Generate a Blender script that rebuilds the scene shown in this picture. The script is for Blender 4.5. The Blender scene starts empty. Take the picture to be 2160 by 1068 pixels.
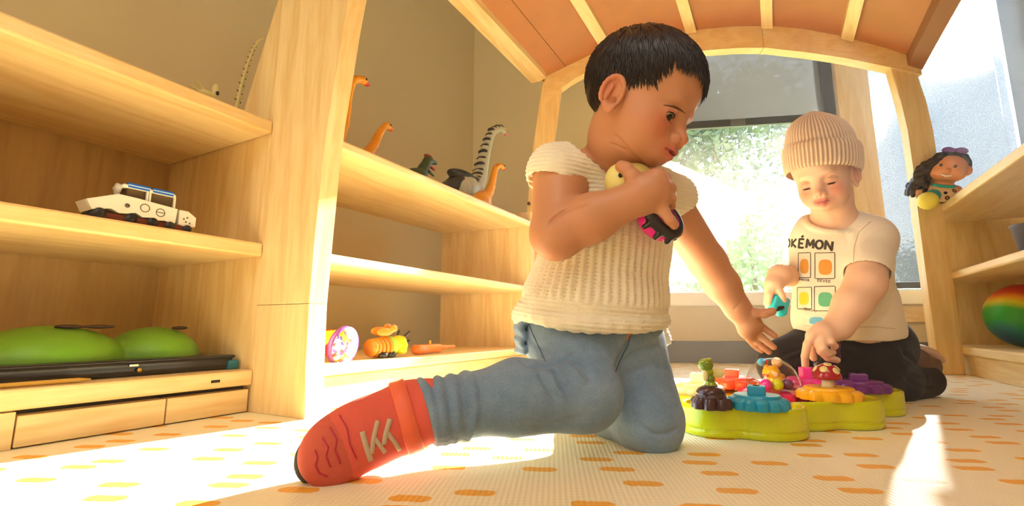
import bpy, bmesh, math, random
import numpy as np
from mathutils import Vector, Matrix
from mathutils.bvhtree import BVHTree
random.seed(7); rng = np.random.default_rng(11)
SC = bpy.context.scene
COL = SC.collection

# ------------------------------------------------------------------ camera
FPX, CAMH = 1000.0, 0.165
YAW, PITCH = math.radians(-28.956), math.radians(8.8667)
_fh = np.array([math.sin(YAW), math.cos(YAW), 0.0]); _z = np.array([0, 0, 1.0])
CR = np.array([math.cos(YAW), -math.sin(YAW), 0.0])
CF = _fh * math.cos(PITCH) + _z * math.sin(PITCH)
CU = _z * math.cos(PITCH) - _fh * math.sin(PITCH)
CC = np.array([0, 0, CAMH])
cam_data = bpy.data.cameras.new('camera')
cam = bpy.data.objects.new('camera', cam_data); COL.objects.link(cam)
cam_data.sensor_width = 36.0; cam_data.lens = 36.0 * FPX / 2160.0
cam_data.clip_start = 0.02; cam_data.clip_end = 200
m = Matrix.Identity(4)
for i in range(3):
    m[i][0], m[i][1], m[i][2], m[i][3] = CR[i], CU[i], -CF[i], CC[i]
cam.matrix_world = m
SC.camera = cam

# ------------------------------------------------------------------ light
def srgb(r, g, b):
    return tuple(((c / 255) / 12.92 if c / 255 <= 0.04045 else ((c / 255 + 0.055) / 1.055) ** 2.4) for c in (r, g, b))
world = bpy.data.worlds.new('sky'); SC.world = world; world.use_nodes = True
_nt = world.node_tree; _bg = _nt.nodes['Background']
_tc = _nt.nodes.new('ShaderNodeTexCoord'); _sx = _nt.nodes.new('ShaderNodeSeparateXYZ'); _cr = _nt.nodes.new('ShaderNodeValToRGB')
_nt.links.new(_tc.outputs['Generated'], _sx.inputs[0]); _nt.links.new(_sx.outputs['Z'], _cr.inputs[0])
_cr.color_ramp.elements[0].position = 0.0; _cr.color_ramp.elements[0].color = (1.0, 0.96, 0.88, 1)
_cr.color_ramp.elements[1].position = 0.55; _cr.color_ramp.elements[1].color = (0.42, 0.68, 1.0, 1)
_nt.links.new(_cr.outputs[0], _bg.inputs['Color']); _bg.inputs['Strength'].default_value = 4.5
SUN_DIR = Vector((0.1924, 0.9058, 0.3775))
sl = bpy.data.lights.new('sun', 'SUN'); sl.energy = 38.0; sl.angle = math.radians(0.8); sl.color = (1.0, 0.94, 0.84)
so = bpy.data.objects.new('sun', sl); COL.objects.link(so); so.location = (0, 6, 4)
so.rotation_euler = SUN_DIR.to_track_quat('Z', 'Y').to_euler()
def area(name, loc, to, sx, sy, e, col):
    l = bpy.data.lights.new(name, 'AREA'); l.shape = 'RECTANGLE'; l.size = sx; l.size_y = sy; l.energy = e; l.color = col
    o = bpy.data.objects.new(name, l); COL.objects.link(o); o.location = loc
    o.rotation_euler = (Vector(loc) - Vector(to)).to_track_quat('Z', 'Y').to_euler(); return o
area('overhead_fill', (0.45, -0.9, 2.5), (0.35, -0.5, 0), 1.1, 1.6, 17, (1.0, 0.97, 0.92))  # unseen fill light added overhead to brighten the floor
area('rear_fill', (-0.5, -2.5, 1.3), (0.0, 0.8, 0.3), 1.3, 1.6, 10, (1.0, 0.97, 0.92))  # unseen fill light added behind the camera to brighten the girl's front
SC.view_settings.view_transform = 'Standard'; SC.view_settings.look = 'None'
SC.view_settings.gamma = 1.0; SC.view_settings.use_curve_mapping = False; SC.view_settings.exposure = 0.55
SC.cycles.max_bounces = 10; SC.cycles.volume_bounces = 1; SC.cycles.transparent_max_bounces = 16

# ------------------------------------------------------------------ pixel helpers (photo measurements -> metres)
def ray(px, py): return CR * ((px - 1080) / FPX) + CU * ((534 - py) / FPX) + CF
def PW(px, py, d): return CC + ray(px, py) * d
def on(px, py, ax, v):
    r = ray(px, py); return CC + r * ((v - CC[ax]) / r[ax])
def J(px, py, d): return np.array([(px - 1080) / FPX * d, (534 - py) / FPX * d, d])
def c2w(v):
    v = np.asarray(v, float); return CC + v[..., 0:1] * CR + v[..., 1:2] * CU + v[..., 2:3] * CF
def w2c(p):
    q = np.asarray(p, float) - CC; return np.stack([q @ CR, q @ CU, q @ CF], -1)

# ------------------------------------------------------------------ materials
def _mk(name):
    mt = bpy.data.materials.new(name); mt.use_nodes = True
    nt = mt.node_tree; return mt, nt, nt.nodes['Principled BSDF']
def N(nt, t, **kw):
    n = nt.nodes.new(t)
    for k, v in kw.items(): setattr(n, k, v)
    return n
def plain(name, col, rough=0.5, bump=0, bscale=200, spec=0.5, var=0.0, **kw):
    mt, nt, b = _mk(name)
    b.inputs['Base Color'].default_value = (*col, 1); b.inputs['Roughness'].default_value = rough
    b.inputs['Specular IOR Level'].default_value = spec
    for k, v in kw.items(): b.inputs[k.replace('_', ' ')].default_value = v
    tc = N(nt, 'ShaderNodeTexCoord')
    nz = N(nt, 'ShaderNodeTexNoise'); nz.inputs['Scale'].default_value = bscale; nz.inputs['Detail'].default_value = 3
    nt.links.new(tc.outputs['Object'], nz.inputs['Vector'])
    if bump:
        bp = N(nt, 'ShaderNodeBump'); bp.inputs['Strength'].default_value = bump; bp.inputs['Distance'].default_value = 0.002
        nt.links.new(nz.outputs['Fac'], bp.inputs['Height']); nt.links.new(bp.outputs[0], b.inputs['Normal'])
    if var:
        n2 = N(nt, 'ShaderNodeTexNoise'); n2.inputs['Scale'].default_value = bscale * 0.2
        nt.links.new(tc.outputs['Object'], n2.inputs['Vector'])
        rp = N(nt, 'ShaderNodeValToRGB'); rp.color_ramp.elements[0].position = 0.3; rp.color_ramp.elements[1].position = 0.7
        rp.color_ramp.elements[0].color = (*[c * (1 - var) for c in col], 1); rp.color_ramp.elements[1].color = (*[min(1, c * (1 + var)) for c in col], 1)
        nt.links.new(n2.outputs['Fac'], rp.inputs[0]); nt.links.new(rp.outputs[0], b.inputs['Base Color'])
    return mt
def wood(name, axis, light, dark, rough=0.38, scale=1.0):
    """light pine: stretched noise grain along an axis"""
    mt, nt, b = _mk(name)
    tc = N(nt, 'ShaderNodeTexCoord'); mp = N(nt, 'ShaderNodeMapping')
    s = [9 * scale] * 3; s[axis] = 0.9 * scale; mp.inputs['Scale'].default_value = s
    nt.links.new(tc.outputs['Object'], mp.inputs['Vector'])
    nz = N(nt, 'ShaderNodeTexNoise'); nz.inputs['Scale'].default_value = 1.3; nz.inputs['Detail'].default_value = 2; nz.inputs['Distortion'].default_value = 0.6
    nt.links.new(mp.outputs[0], nz.inputs['Vector'])
    mu = N(nt, 'ShaderNodeMath', operation='MULTIPLY'); mu.inputs[1].default_value = 26
    nt.links.new(nz.outputs['Fac'], mu.inputs[0])
    sn = N(nt, 'ShaderNodeMath', operation='SINE'); nt.links.new(mu.outputs[0], sn.inputs[0])
    fine = N(nt, 'ShaderNodeTexNoise'); fine.inputs['Scale'].default_value = 14; fine.inputs['Detail'].default_value = 4
    nt.links.new(mp.outputs[0], fine.inputs['Vector'])
    ad = N(nt, 'ShaderNodeMath', operation='MULTIPLY_ADD'); ad.inputs[1].default_value = 0.2; nt.links.new(sn.outputs[0], ad.inputs[0]); nt.links.new(fine.outputs['Fac'], ad.inputs[2])
    rp = N(nt, 'ShaderNodeValToRGB'); rp.color_ramp.elements[0].position = 0.15; rp.color_ramp.elements[0].color = (*dark, 1)
    rp.color_ramp.elements[1].position = 0.8; rp.color_ramp.elements[1].color = (*light, 1)
    nt.links.new(ad.outputs[0], rp.inputs[0]); nt.links.new(rp.outputs[0], b.inputs['Base Color'])
    b.inputs['Roughness'].default_value = rough
    bp = N(nt, 'ShaderNodeBump'); bp.inputs['Strength'].default_value = 0.08; bp.inputs['Distance'].default_value = 0.001
    nt.links.new(fine.outputs['Fac'], bp.inputs['Height']); nt.links.new(bp.outputs[0], b.inputs['Normal'])
    return mt
WL, WD = srgb(245, 217, 158), srgb(230, 192, 126)
M = {}
M['wood_y'] = wood('pine_boards', 1, WL, WD); M['wood_z'] = wood('pine_panel', 2, WL, WD); M['wood_x'] = wood('pine_cross', 0, WL, WD)
M['maple'] = wood('maple_bentwood', 0, srgb(246, 214, 150), srgb(235, 194, 124)); M['maple_z'] = wood('maple_post', 2, srgb(246, 214, 150), srgb(235, 194, 124))
M['roof'] = plain('brown_laminate', srgb(190, 122, 72), 0.6, 0.05, 60, var=0.05)
M['wall'] = plain('painted_wall', srgb(214, 194, 146), 0.7, 0.06, 400)
M['ceil'] = plain('white_ceiling', srgb(245, 240, 228), 0.8)
M['black'] = plain('black_metal', srgb(38, 38, 40), 0.4)
M['dark_gap'] = plain('dark_gap', srgb(30, 20, 12), 0.8)
M['base'] = plain('grey_rubber_base', srgb(112, 108, 98), 0.6, 0.1, 300)
M['sill'] = plain('white_sill', srgb(246, 240, 226), 0.4)

def attr_mat(name, rough=0.5, sss=0.0, bump=0, bscale=400, spec=0.5, **kw):
    mt, nt, b = _mk(name)
    a = N(nt, 'ShaderNodeAttribute'); a.attribute_name = 'Col'; nt.links.new(a.outputs['Color'], b.inputs['Base Color'])
    b.inputs['Roughness'].default_value = rough; b.inputs['Specular IOR Level'].default_value = spec
    for k, v in kw.items(): b.inputs[k.replace('_', ' ')].default_value = v
    if sss:
        b.inputs['Subsurface Weight'].default_value = sss; b.inputs['Subsurface Radius'].default_value = (1.0, 0.35, 0.2); b.inputs['Subsurface Scale'].default_value = 0.006
    if bump:
        tc = N(nt, 'ShaderNodeTexCoord'); nz = N(nt, 'ShaderNodeTexNoise'); nz.inputs['Scale'].default_value = bscale; nz.inputs['Detail'].default_value = 3
        bp = N(nt, 'ShaderNodeBump'); bp.inputs['Strength'].default_value = bump; bp.inputs['Distance'].default_value = 0.001
        nt.links.new(tc.outputs['Object'], nz.inputs['Vector']); nt.links.new(nz.outputs['Fac'], bp.inputs['Height']); nt.links.new(bp.outputs[0], b.inputs['Normal'])
    return mt
M['skin'] = attr_mat('skin', 0.48, 0.25, 0.04, 900)
M['toy'] = attr_mat('painted_plastic', 0.38, 0.0)
M['shiny'] = attr_mat('glossy_plastic', 0.18, 0.0)
M['eye'] = attr_mat('eyeball', 0.06)

# ------------------------------------------------------------------ objects
def thing(name, label, cat, loc=(0, 0, 0), group=None):
    o = bpy.data.objects.new(name, None); COL.objects.link(o); o.location = loc; o.empty_display_size = 0.02
    o['label'] = label; o['category'] = cat
    if group: o['group'] = group
    return o
def tag(o, label=None, cat=None, group=None, kind=None):
    if label: o['label'] = label
    if cat: o['category'] = cat
    if group: o['group'] = group
    if kind: o['kind'] = kind
    return o
def origin(o):
    v = Vector((0, 0, 0))
    while o is not None: v = v + o.location; o = o.parent
    return np.array(v)
def link_mesh(name, me, mat, parent=None, base=None):
    """vertices of me are in world metres; the object origin goes to base (top level) or to its thing's base"""
    o = bpy.data.objects.new(name, me); COL.objects.link(o)
    if mat is not None: me.materials.append(mat)
    off = None
    if parent is not None:
        o.parent = parent; off = origin(parent)
    elif base is not None:
        o.location = base; off = np.array(base, float)
    if off is not None:
        n = len(me.vertices); co = np.empty(n * 3, np.float32); me.vertices.foreach_get('co', co)
        co = co.reshape(-1, 3) - off.astype(np.float32); me.vertices.foreach_set('co', co.ravel()); me.update()
    return o
def mesh_np(name, V, F, smooth=True, cols=None):
    V = np.asarray(V, np.float32); F = np.asarray(F, np.int32)
    me = bpy.data.meshes.new(name); k = F.shape[1]
    me.vertices.add(len(V)); me.vertices.foreach_set('co', V.ravel())
    me.loops.add(F.size); me.loops.foreach_set('vertex_index', F.ravel())
    me.polygons.add(len(F)); me.polygons.foreach_set('loop_start', np.arange(0, F.size, k, dtype=np.int32))
    me.update(calc_edges=True); me.validate()
    me.polygons.foreach_set('use_smooth', np.full(len(me.polygons), smooth, dtype=bool))
    if cols is not None:
        a = me.color_attributes.new('Col', 'FLOAT_COLOR', 'POINT')
        c = np.ones((len(V), 4), np.float32); c[:, :3] = cols; a.data.foreach_set('color', c.ravel())
    return me
def bm_mesh(name, bm, smooth=False):
    me = bpy.data.meshes.new(name); bmesh.ops.recalc_face_normals(bm, faces=bm.faces[:]); bm.to_mesh(me); bm.free()
    if smooth:
        me.polygons.foreach_set('use_smooth', np.ones(len(me.polygons), bool))
    return me
def hexa(bm, p, bev=0.0, seg=2):
    """8 corners: bottom 4 (ccw), top 4"""
    vs = [bm.verts.new(tuple(q)) for q in p]
    fs = [bm.faces.new([vs[i] for i in f]) for f in ((3, 2, 1, 0), (4, 5, 6, 7), (0, 1, 5, 4), (1, 2, 6, 5), (2, 3, 7, 6), (3, 0, 4, 7))]
    if bev > 0:
        es = list({e for f in fs for e in f.edges})
        bmesh.ops.bevel(bm, geom=es, offset=bev, segments=seg, affect='EDGES', profile=0.5)
def board(name, lo, hi, mat, parent=None, bev=0.004, base=None, skew=None):
    """box; skew = {corner_index: (dx,dy,dz)}"""
    (x0, y0, z0), (x1, y1, z1) = lo, hi
    p = [[x0, y0, z0], [x1, y0, z0], [x1, y1, z0], [x0, y1, z0], [x0, y0, z1], [x1, y0, z1], [x1, y1, z1], [x0, y1, z1]]
    bm = bmesh.new(); hexa(bm, p, bev); return link_mesh(name, bm_mesh(name, bm), mat, parent, base)
def prism(name, pts, d, mat, parent=None, bev=0.0, base=None, smooth=False):
    """closed 3-D polygon extruded by vector d"""
    bm = bmesh.new(); a = [bm.verts.new(tuple(p)) for p in pts]; b = [bm.verts.new(tuple(np.array(p) + np.array(d))) for p in pts]
    n = len(pts); f1 = bm.faces.new(a); f2 = bm.faces.new(b[::-1])
    for i in range(n): bm.faces.new((a[i], b[i], b[(i + 1) % n], a[(i + 1) % n]))
    if bev:
        es = [e for e in bm.edges if (e in f1.edges or e in f2.edges)]
        bmesh.ops.bevel(bm, geom=es, offset=bev, segments=2, affect='EDGES', profile=0.5)
    bmesh.ops.triangulate(bm, faces=[f for f in bm.faces if len(f.verts) > 4], ngon_method='EAR_CLIP')
    return link_mesh(name, bm_mesh(name, bm, smooth), mat, parent, base)
def tube_np(pts, rad, seg=8, flat=1.0, up=None, cap=True):
    """swept tube through pts with radii; returns V,F(quads)"""
    pts = np.asarray(pts, float); n = len(pts); rad = np.broadcast_to(rad, (n,))
    t = np.gradient(pts, axis=0); t /= np.linalg.norm(t, axis=1, keepdims=True) + 1e-12
    ref = np.array([0, 0, 1.0]) if up is None else np.array(up, float)
    if abs(t[0] @ ref) > 0.9: ref = np.array([1.0, 0, 0])
    V = []
    for i in range(n):
        u = ref - t[i] * (ref @ t[i]); u /= np.linalg.norm(u) + 1e-12; v = np.cross(t[i], u); ref = u
        for k in range(seg):
            a = 2 * math.pi * k / seg
            V.append(pts[i] + rad[i] * (math.cos(a) * v + math.sin(a) * u * flat))
    F = []
    for i in range(n - 1):
        for k in range(seg):
            F.append((i * seg + k, i * seg + (k + 1) % seg, (i + 1) * seg + (k + 1) % seg, (i + 1) * seg + k))
    if cap:
        for i0, s in ((0, -1), ((n - 1) * seg, 1)):
            V.append(pts[0] if s < 0 else pts[-1]); c = len(V) - 1
            for k in range(0, seg, 1):
                a, b = i0 + k, i0 + (k + 1) % seg
                F.append((a, b, c, c) if s > 0 else (b, a, c, c))
    return np.array(V), F
def quads_mesh(name, V, F, mat, parent=None, base=None, smooth=True, cols=None):
    bm = bmesh.new(); vs = [bm.verts.new(tuple(v)) for v in V]
    for f in F:
        ids = list(dict.fromkeys(f))
        if len(ids) >= 3:
            try: bm.faces.new([vs[i] for i in ids])
            except ValueError: pass
    me = bm_mesh(name, bm, smooth)
    if cols is not None:
        a = me.color_attributes.new('Col', 'FLOAT_COLOR', 'POINT'); c = np.ones((len(V), 4), np.float32); c[:, :3] = cols; a.data.foreach_set('color', c.ravel())
    return link_mesh(name, me, mat, parent, base)
def tube(name, pts, rad, mat, parent=None, base=None, seg=8, flat=1.0, up=None):
    V, F = tube_np(pts, rad, seg, flat, up); return quads_mesh(name, V, F, mat, parent, base)
def lathe(name, prof, c, mat, parent=None, base=None, seg=48, ax=None, mod=None, smooth=True, sharp=None):
    """profile [(r,h)...] around axis ax at c; mod(angle,i)->radius factor"""
    ax = np.array([0, 0, 1.0]) if ax is None else np.array(ax, float) / np.linalg.norm(ax)
    u = np.cross(ax, [0, 1, 0] if abs(ax[1]) < 0.9 else [1, 0, 0]); u /= np.linalg.norm(u); v = np.cross(ax, u); c = np.array(c, float)
    V, F = [], []
    for i, (r, h) in enumerate(prof):
        for k in range(seg):
            a = 2 * math.pi * k / seg; rr = r * (mod(a, i) if mod else 1)
            V.append(c + ax * h + rr * (math.cos(a) * u + math.sin(a) * v))
    n = len(prof)
    for i in range(n - 1):
        for k in range(seg): F.append((i * seg + k, i * seg + (k + 1) % seg, (i + 1) * seg + (k + 1) % seg, (i + 1) * seg + k))
    bm = bmesh.new(); vs = [bm.verts.new(tuple(p)) for p in V]
    for f in F: bm.faces.new([vs[i] for i in f])
    if prof[0][0] > 1e-6: bm.faces.new([vs[k] for k in range(seg)][::-1])
    if prof[-1][0] > 1e-6: bm.faces.new([vs[(n - 1) * seg + k] for k in range(seg)])
    bmesh.ops.remove_doubles(bm, verts=bm.verts[:], dist=1e-6)
    me = bm_mesh(name, bm, smooth)
    if smooth:
        for e in me.edges: pass
    o = link_mesh(name, me, mat, parent, base)
    if smooth and sharp: me.set_sharp_from_angle(angle=math.radians(sharp))
    return o

# ------------------------------------------------------------------ signed distance modelling
class Prim:
    def __init__(s, fn, lo, hi, k=0.005, op='add', col=None): s.fn, s.lo, s.hi, s.k, s.op, s.col = fn, np.array(lo, float), np.array(hi, float), k, op, col
def ell(c, r, ax=None, k=0.005, op='add', col=None):
    c = np.array(c, float); r = np.array(r, float) * np.ones(3); A = np.eye(3) if ax is None else np.array(ax, float)
    ext = np.sqrt(((A * r[:, None]) ** 2).sum(0))
    def fn(X, Y, Z):
        dx, dy, dz = X - c[0], Y - c[1], Z - c[2]; k0 = 0; k1 = 0
        for i in range(3):
            q = (dx * A[i, 0] + dy * A[i, 1] + dz * A[i, 2]) / r[i]; k0 = k0 + q * q; k1 = k1 + (q / r[i]) ** 2
        k0 = np.sqrt(k0); k1 = np.sqrt(k1) + 1e-9
        return k0 * (k0 - 1) / k1
    return Prim(fn, c - ext, c + ext, k, op, col)
def cap(a, b, ra, rb=None, k=0.005, op='add', col=None):
    a = np.array(a, float); b = np.array(b, float); rb = ra if rb is None else rb
    ab = b - a; L2 = ab @ ab + 1e-12; rm = max(ra, rb)
    def fn(X, Y, Z):
        dx, dy, dz = X - a[0], Y - a[1], Z - a[2]
        t = np.clip((dx * ab[0] + dy * ab[1] + dz * ab[2]) / L2, 0, 1)
        return np.sqrt((dx - t * ab[0]) ** 2 + (dy - t * ab[1]) ** 2 + (dz - t * ab[2]) ** 2) - (ra + t * (rb - ra))
    return Prim(fn, np.minimum(a, b) - rm, np.maximum(a, b) + rm, k, op, col)
def chain(pts, rs, k=0.003, op='add', col=None, k0=None):
    rs = np.broadcast_to(rs, (len(pts),))
    return [cap(pts[i], pts[i + 1], rs[i], rs[i + 1], k if (i or k0 is None) else k0, op, col) for i in range(len(pts) - 1)]
def rbox(c, h, r, ax=None, k=0.003, op='add', col=None):
    c = np.array(c, float); h = np.array(h, float); A = np.eye(3) if ax is None else np.array(ax, float)
    ext = (np.abs(A) * h[:, None]).sum(0) + 0.001
    def fn(X, Y, Z):
        d = (X - c[0], Y - c[1], Z - c[2]); qs = []
        for i in range(3): qs.append(np.abs(d[0] * A[i, 0] + d[1] * A[i, 1] + d[2] * A[i, 2]) - (h[i] - r))
        o = np.sqrt(sum(np.maximum(q, 0) ** 2 for q in qs)); return o + np.minimum(np.maximum(np.maximum(qs[0], qs[1]), qs[2]), 0) - r
    return Prim(fn, c - ext, c + ext, k, op, col)
def half(p, n, k=0.003, op='cut'):
    """removes the side that n points to"""
    p = np.array(p, float); n = np.array(n, float); n = n / np.linalg.norm(n)
    def fn(X, Y, Z): return -((X - p[0]) * n[0] + (Y - p[1]) * n[1] + (Z - p[2]) * n[2])
    return Prim(fn, [-1e3] * 3, [1e3] * 3, k, op)
class Field:
    def __init__(s, xs, ys, zs):
        s.ax = [np.asarray(a, np.float32) for a in (xs, ys, zs)]; s.D = np.full([len(a) for a in s.ax], 0.03, np.float32)
    def add(s, prims):
        for p in prims:
            if isinstance(p, (list, tuple)): s.add(p); continue
            mg = p.k + 0.012; sl = []
            for i in range(3):
                a = s.ax[i]; i0 = int(np.searchsorted(a, p.lo[i] - mg)); i1 = int(np.searchsorted(a, p.hi[i] + mg)); sl.append(slice(i0, i1))
            if any(q.stop <= q.start for q in sl): continue
            X = s.ax[0][sl[0]][:, None, None]; Y = s.ax[1][sl[1]][None, :, None]; Z = s.ax[2][sl[2]][None, None, :]
            d = p.fn(X, Y, Z).astype(np.float32); B = s.D[sl[0], sl[1], sl[2]]; k = max(p.k, 1e-5)
            if p.op == 'add':
                h = np.maximum(k - np.abs(B - d), 0); B[...] = np.minimum(B, d) - h * h / (4 * k)
            else:
                d = -d; h = np.maximum(k - np.abs(B - d), 0); B[...] = np.maximum(B, d) + h * h / (4 * k)
        return s
    def mesh(s):
        D = s.D; nx, ny, nz = D.shape
        I = D < 0; cnt = np.zeros((nx - 1, ny - 1, nz - 1), np.uint8)
        for dx in (0, 1):
            for dy in (0, 1):
                for dz in (0, 1): cnt += I[dx:nx - 1 + dx, dy:ny - 1 + dy, dz:nz - 1 + dz]
        act = (cnt > 0) & (cnt < 8); ijk = np.argwhere(act); idm = np.full(act.shape, -1, np.int32); idm[act] = np.arange(len(ijk), dtype=np.int32)
        i, j, k = ijk.T; acc = np.zeros((len(ijk), 3)); n = np.zeros(len(ijk))
        corners = [(a, b, c) for a in (0, 1) for b in (0, 1) for c in (0, 1)]
        val = {c: D[i + c[0], j + c[1], k + c[2]].astype(float) for c in corners}
        pos = {c: np.stack([s.ax[0][i + c[0]], s.ax[1][j + c[1]], s.ax[2][k + c[2]]], 1).astype(float) for c in corners}
        for c in corners:
            for a in range(3):
                if c[a] == 0:
                    e = list(c); e[a] = 1; e = tuple(e); v0, v1 = val[c], val[e]; m = (v0 < 0) != (v1 < 0)
                    t = np.where(m, v0 / np.where(m, v0 - v1, 1), 0)[:, None]
                    acc += np.where(m[:, None], pos[c] + t * (pos[e] - pos[c]), 0); n += m
        V = acc / n[:, None]; Fs = []
        for a in range(3):
            b, c = (a + 1) % 3, (a + 2) % 3
            sl0 = [slice(None)] * 3; sl1 = [slice(None)] * 3; sl0[a] = slice(0, -1); sl1[a] = slice(1, None)
            for q in (b, c): sl0[q] = slice(1, -1); sl1[q] = slice(1, -1)
            A0, A1 = I[tuple(sl0)], I[tuple(sl1)]
            for m, flip in ((A0 & ~A1, False), (~A0 & A1, True)):
                e = np.argwhere(m)
                if not len(e): continue
                off = np.zeros(3, int); off[b] = 1; off[c] = 1; e = e + off
                def cell(db, dc):
                    q = e.copy(); q[:, b] += db; q[:, c] += dc; return idm[q[:, 0], q[:, 1], q[:, 2]]
                f = np.stack([cell(-1, -1), cell(0, -1), cell(0, 0), cell(-1, 0)], 1)
                Fs.append(f[:, ::-1] if flip else f)
        return V, np.concatenate(Fs)
def axis(*segs):
    """(start, stop, step) pieces joined into one axis"""
    out = [segs[0][0]]
    for a, b, st in segs:
        n = max(1, int(round((b - a) / st))); out += list(np.linspace(a, b, n + 1)[1:])
    return np.array(out)
def flatten(prims):
    o = []
    for p in prims: o += flatten(p) if isinstance(p, (list, tuple)) else [p]
    return o
def colour_by_prim(prims, V):
    best = np.full(len(V), 1e9); col = np.zeros((len(V), 3))
    for p in flatten(prims):
        if p.op == 'add' and p.col is not None:
            d = p.fn(V[:, 0], V[:, 1], V[:, 2]); m = d < best; best[m] = d[m]; col[m] = p.col
    return col
def sculpt(name, prims, res, mat, parent=None, base=None, camspace=False, cols=None, disp=None, grid=None, smooth_it=1):
    """mesh from smoothly blended primitives (metres; camspace = right, up, depth)"""
    fl = flatten(prims)
    if grid is None:
        lo = np.min([p.lo for p in fl if p.op == 'add'], 0) - 3 * res; hi = np.max([p.hi for p in fl if p.op == 'add'], 0) + 3 * res
        grid = [np.arange(lo[i], hi[i] + res, res) for i in range(3)]
    V, F = Field(*grid).add(prims).mesh()
    cl = cols(V) if callable(cols) else (colour_by_prim(prims, V) if any(p.col is not None for p in fl) else None)
    if disp is not None:
        nr = vnormals(V, F); V = V + nr * disp(V, nr)[:, None]
    if camspace: V = c2w(V); F = F[:, ::-1]
    me = mesh_np(name, V, F, True, cl)
    o = link_mesh(name, me, mat, parent, base); o_last[name] = (V, F); return o
o_last = {}
def vnormals(V, F):
    n = np.cross(V[F[:, 2]] - V[F[:, 0]], V[F[:, 3]] - V[F[:, 1]]); out = np.zeros_like(V)
    for c in range(4):
        for a in range(3): out[:, a] += np.bincount(F[:, c], n[:, a], len(V))
    return out / (np.linalg.norm(out, axis=1, keepdims=True) + 1e-12)
def noise3(P, scale, seed=0):
    """cheap smooth value noise"""
    P = np.asarray(P) * scale; i = np.floor(P).astype(np.int64); f = P - i; f = f * f * (3 - 2 * f); out = 0
    def h(a): 
        n = (a[:, 0] * 73856093) ^ (a[:, 1] * 19349663) ^ (a[:, 2] * 83492791) ^ (seed * 2654435761)
        n = (n ^ (n >> 13)) * 1274126177 & 0xffffffff; return ((n ^ (n >> 16)) & 0xffff) / 65535.0
    for dx in (0, 1):
        for dy in (0, 1):
            for dz in (0, 1):
                w = (f[:, 0] if dx else 1 - f[:, 0]) * (f[:, 1] if dy else 1 - f[:, 1]) * (f[:, 2] if dz else 1 - f[:, 2])
                out = out + w * h(i + np.array([dx, dy, dz]))
    return out * 2 - 1
def bvh_of(names):
    Vs, Fs, o = [], [], 0
    for n in names:
        V, F = o_last[n]; Vs.append(V); Fs.append(F + o); o += len(V)
    V = np.concatenate(Vs); F = np.concatenate(Fs)
    return BVHTree.FromPolygons([tuple(v) for v in V.astype(float)], [tuple(int(q) for q in f) for f in F])
def lay(bvh, px, py, off=0.0005, d0=0.0):
    """point of a surface at a measured spot, lifted by off"""
    r = Vector(ray(px, py)).normalized(); h = bvh.ray_cast(Vector(CC) + r * d0, r)
    if h[0] is None: return None, None
    nn = h[1] if h[1].dot(r) < 0 else -h[1]
    return np.array(h[0] + nn * off), np.array(nn)
def strip(bvh, pix, w, off=0.0006, thick=0.001):
    """raised ribbon following a surface: V, F; w = width(s) in metres, tapered list allowed"""
    pix = np.array(pix, float); n = max(6, int(np.sum(np.linalg.norm(np.diff(pix, axis=0), axis=1)) / 4))
    s = np.concatenate([[0], np.cumsum(np.linalg.norm(np.diff(pix, axis=0), axis=1))]); ss = np.linspace(0, s[-1], n)
    q = np.stack([np.interp(ss, s, pix[:, 0]), np.interp(ss, s, pix[:, 1])], 1)
    P, Nn = [], []
    for a in q:
        p, nn = lay(bvh, a[0], a[1], off)
        if p is not None: P.append(p); Nn.append(nn)
    if len(P) < 3: return np.zeros((0, 3)), []
    P = np.array(P); Nn = np.array(Nn); n = len(P)
    ww = np.interp(np.linspace(0, 1, n), np.linspace(0, 1, len(np.atleast_1d(w))), np.atleast_1d(w))
    V, F = [], []
    t = np.gradient(P, axis=0); t /= np.linalg.norm(t, axis=1, keepdims=True) + 1e-12
    for i in range(n):
        b = np.cross(t[i], Nn[i]); b /= np.linalg.norm(b) + 1e-12
        V += [P[i] - b * ww[i] / 2 - Nn[i] * thick, P[i] - b * ww[i] * 0.4 + Nn[i] * thick, P[i] + b * ww[i] * 0.4 + Nn[i] * thick, P[i] + b * ww[i] / 2 - Nn[i] * thick]
    for i in range(n - 1):
        for k in range(4): F.append((i * 4 + k, i * 4 + (k + 1) % 4, i * 4 + 4 + (k + 1) % 4, i * 4 + 4 + k))
    F += [(0, 1, 2, 3), tuple(4 * (n - 1) + k for k in (3, 2, 1, 0))]
    return np.array(V), F
def strips(name, bvh, lines, mat, parent, off=0.0006, thick=0.0008):
    for pix, w in lines:
        v, f = strip(bvh, pix, w, off, thick)
        if len(v): quads_mesh(name, v, f, mat, parent)
def px_of(V): return 1080 + FPX * V[:, 0] / V[:, 2], 534 - FPX * V[:, 1] / V[:, 2]
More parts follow.
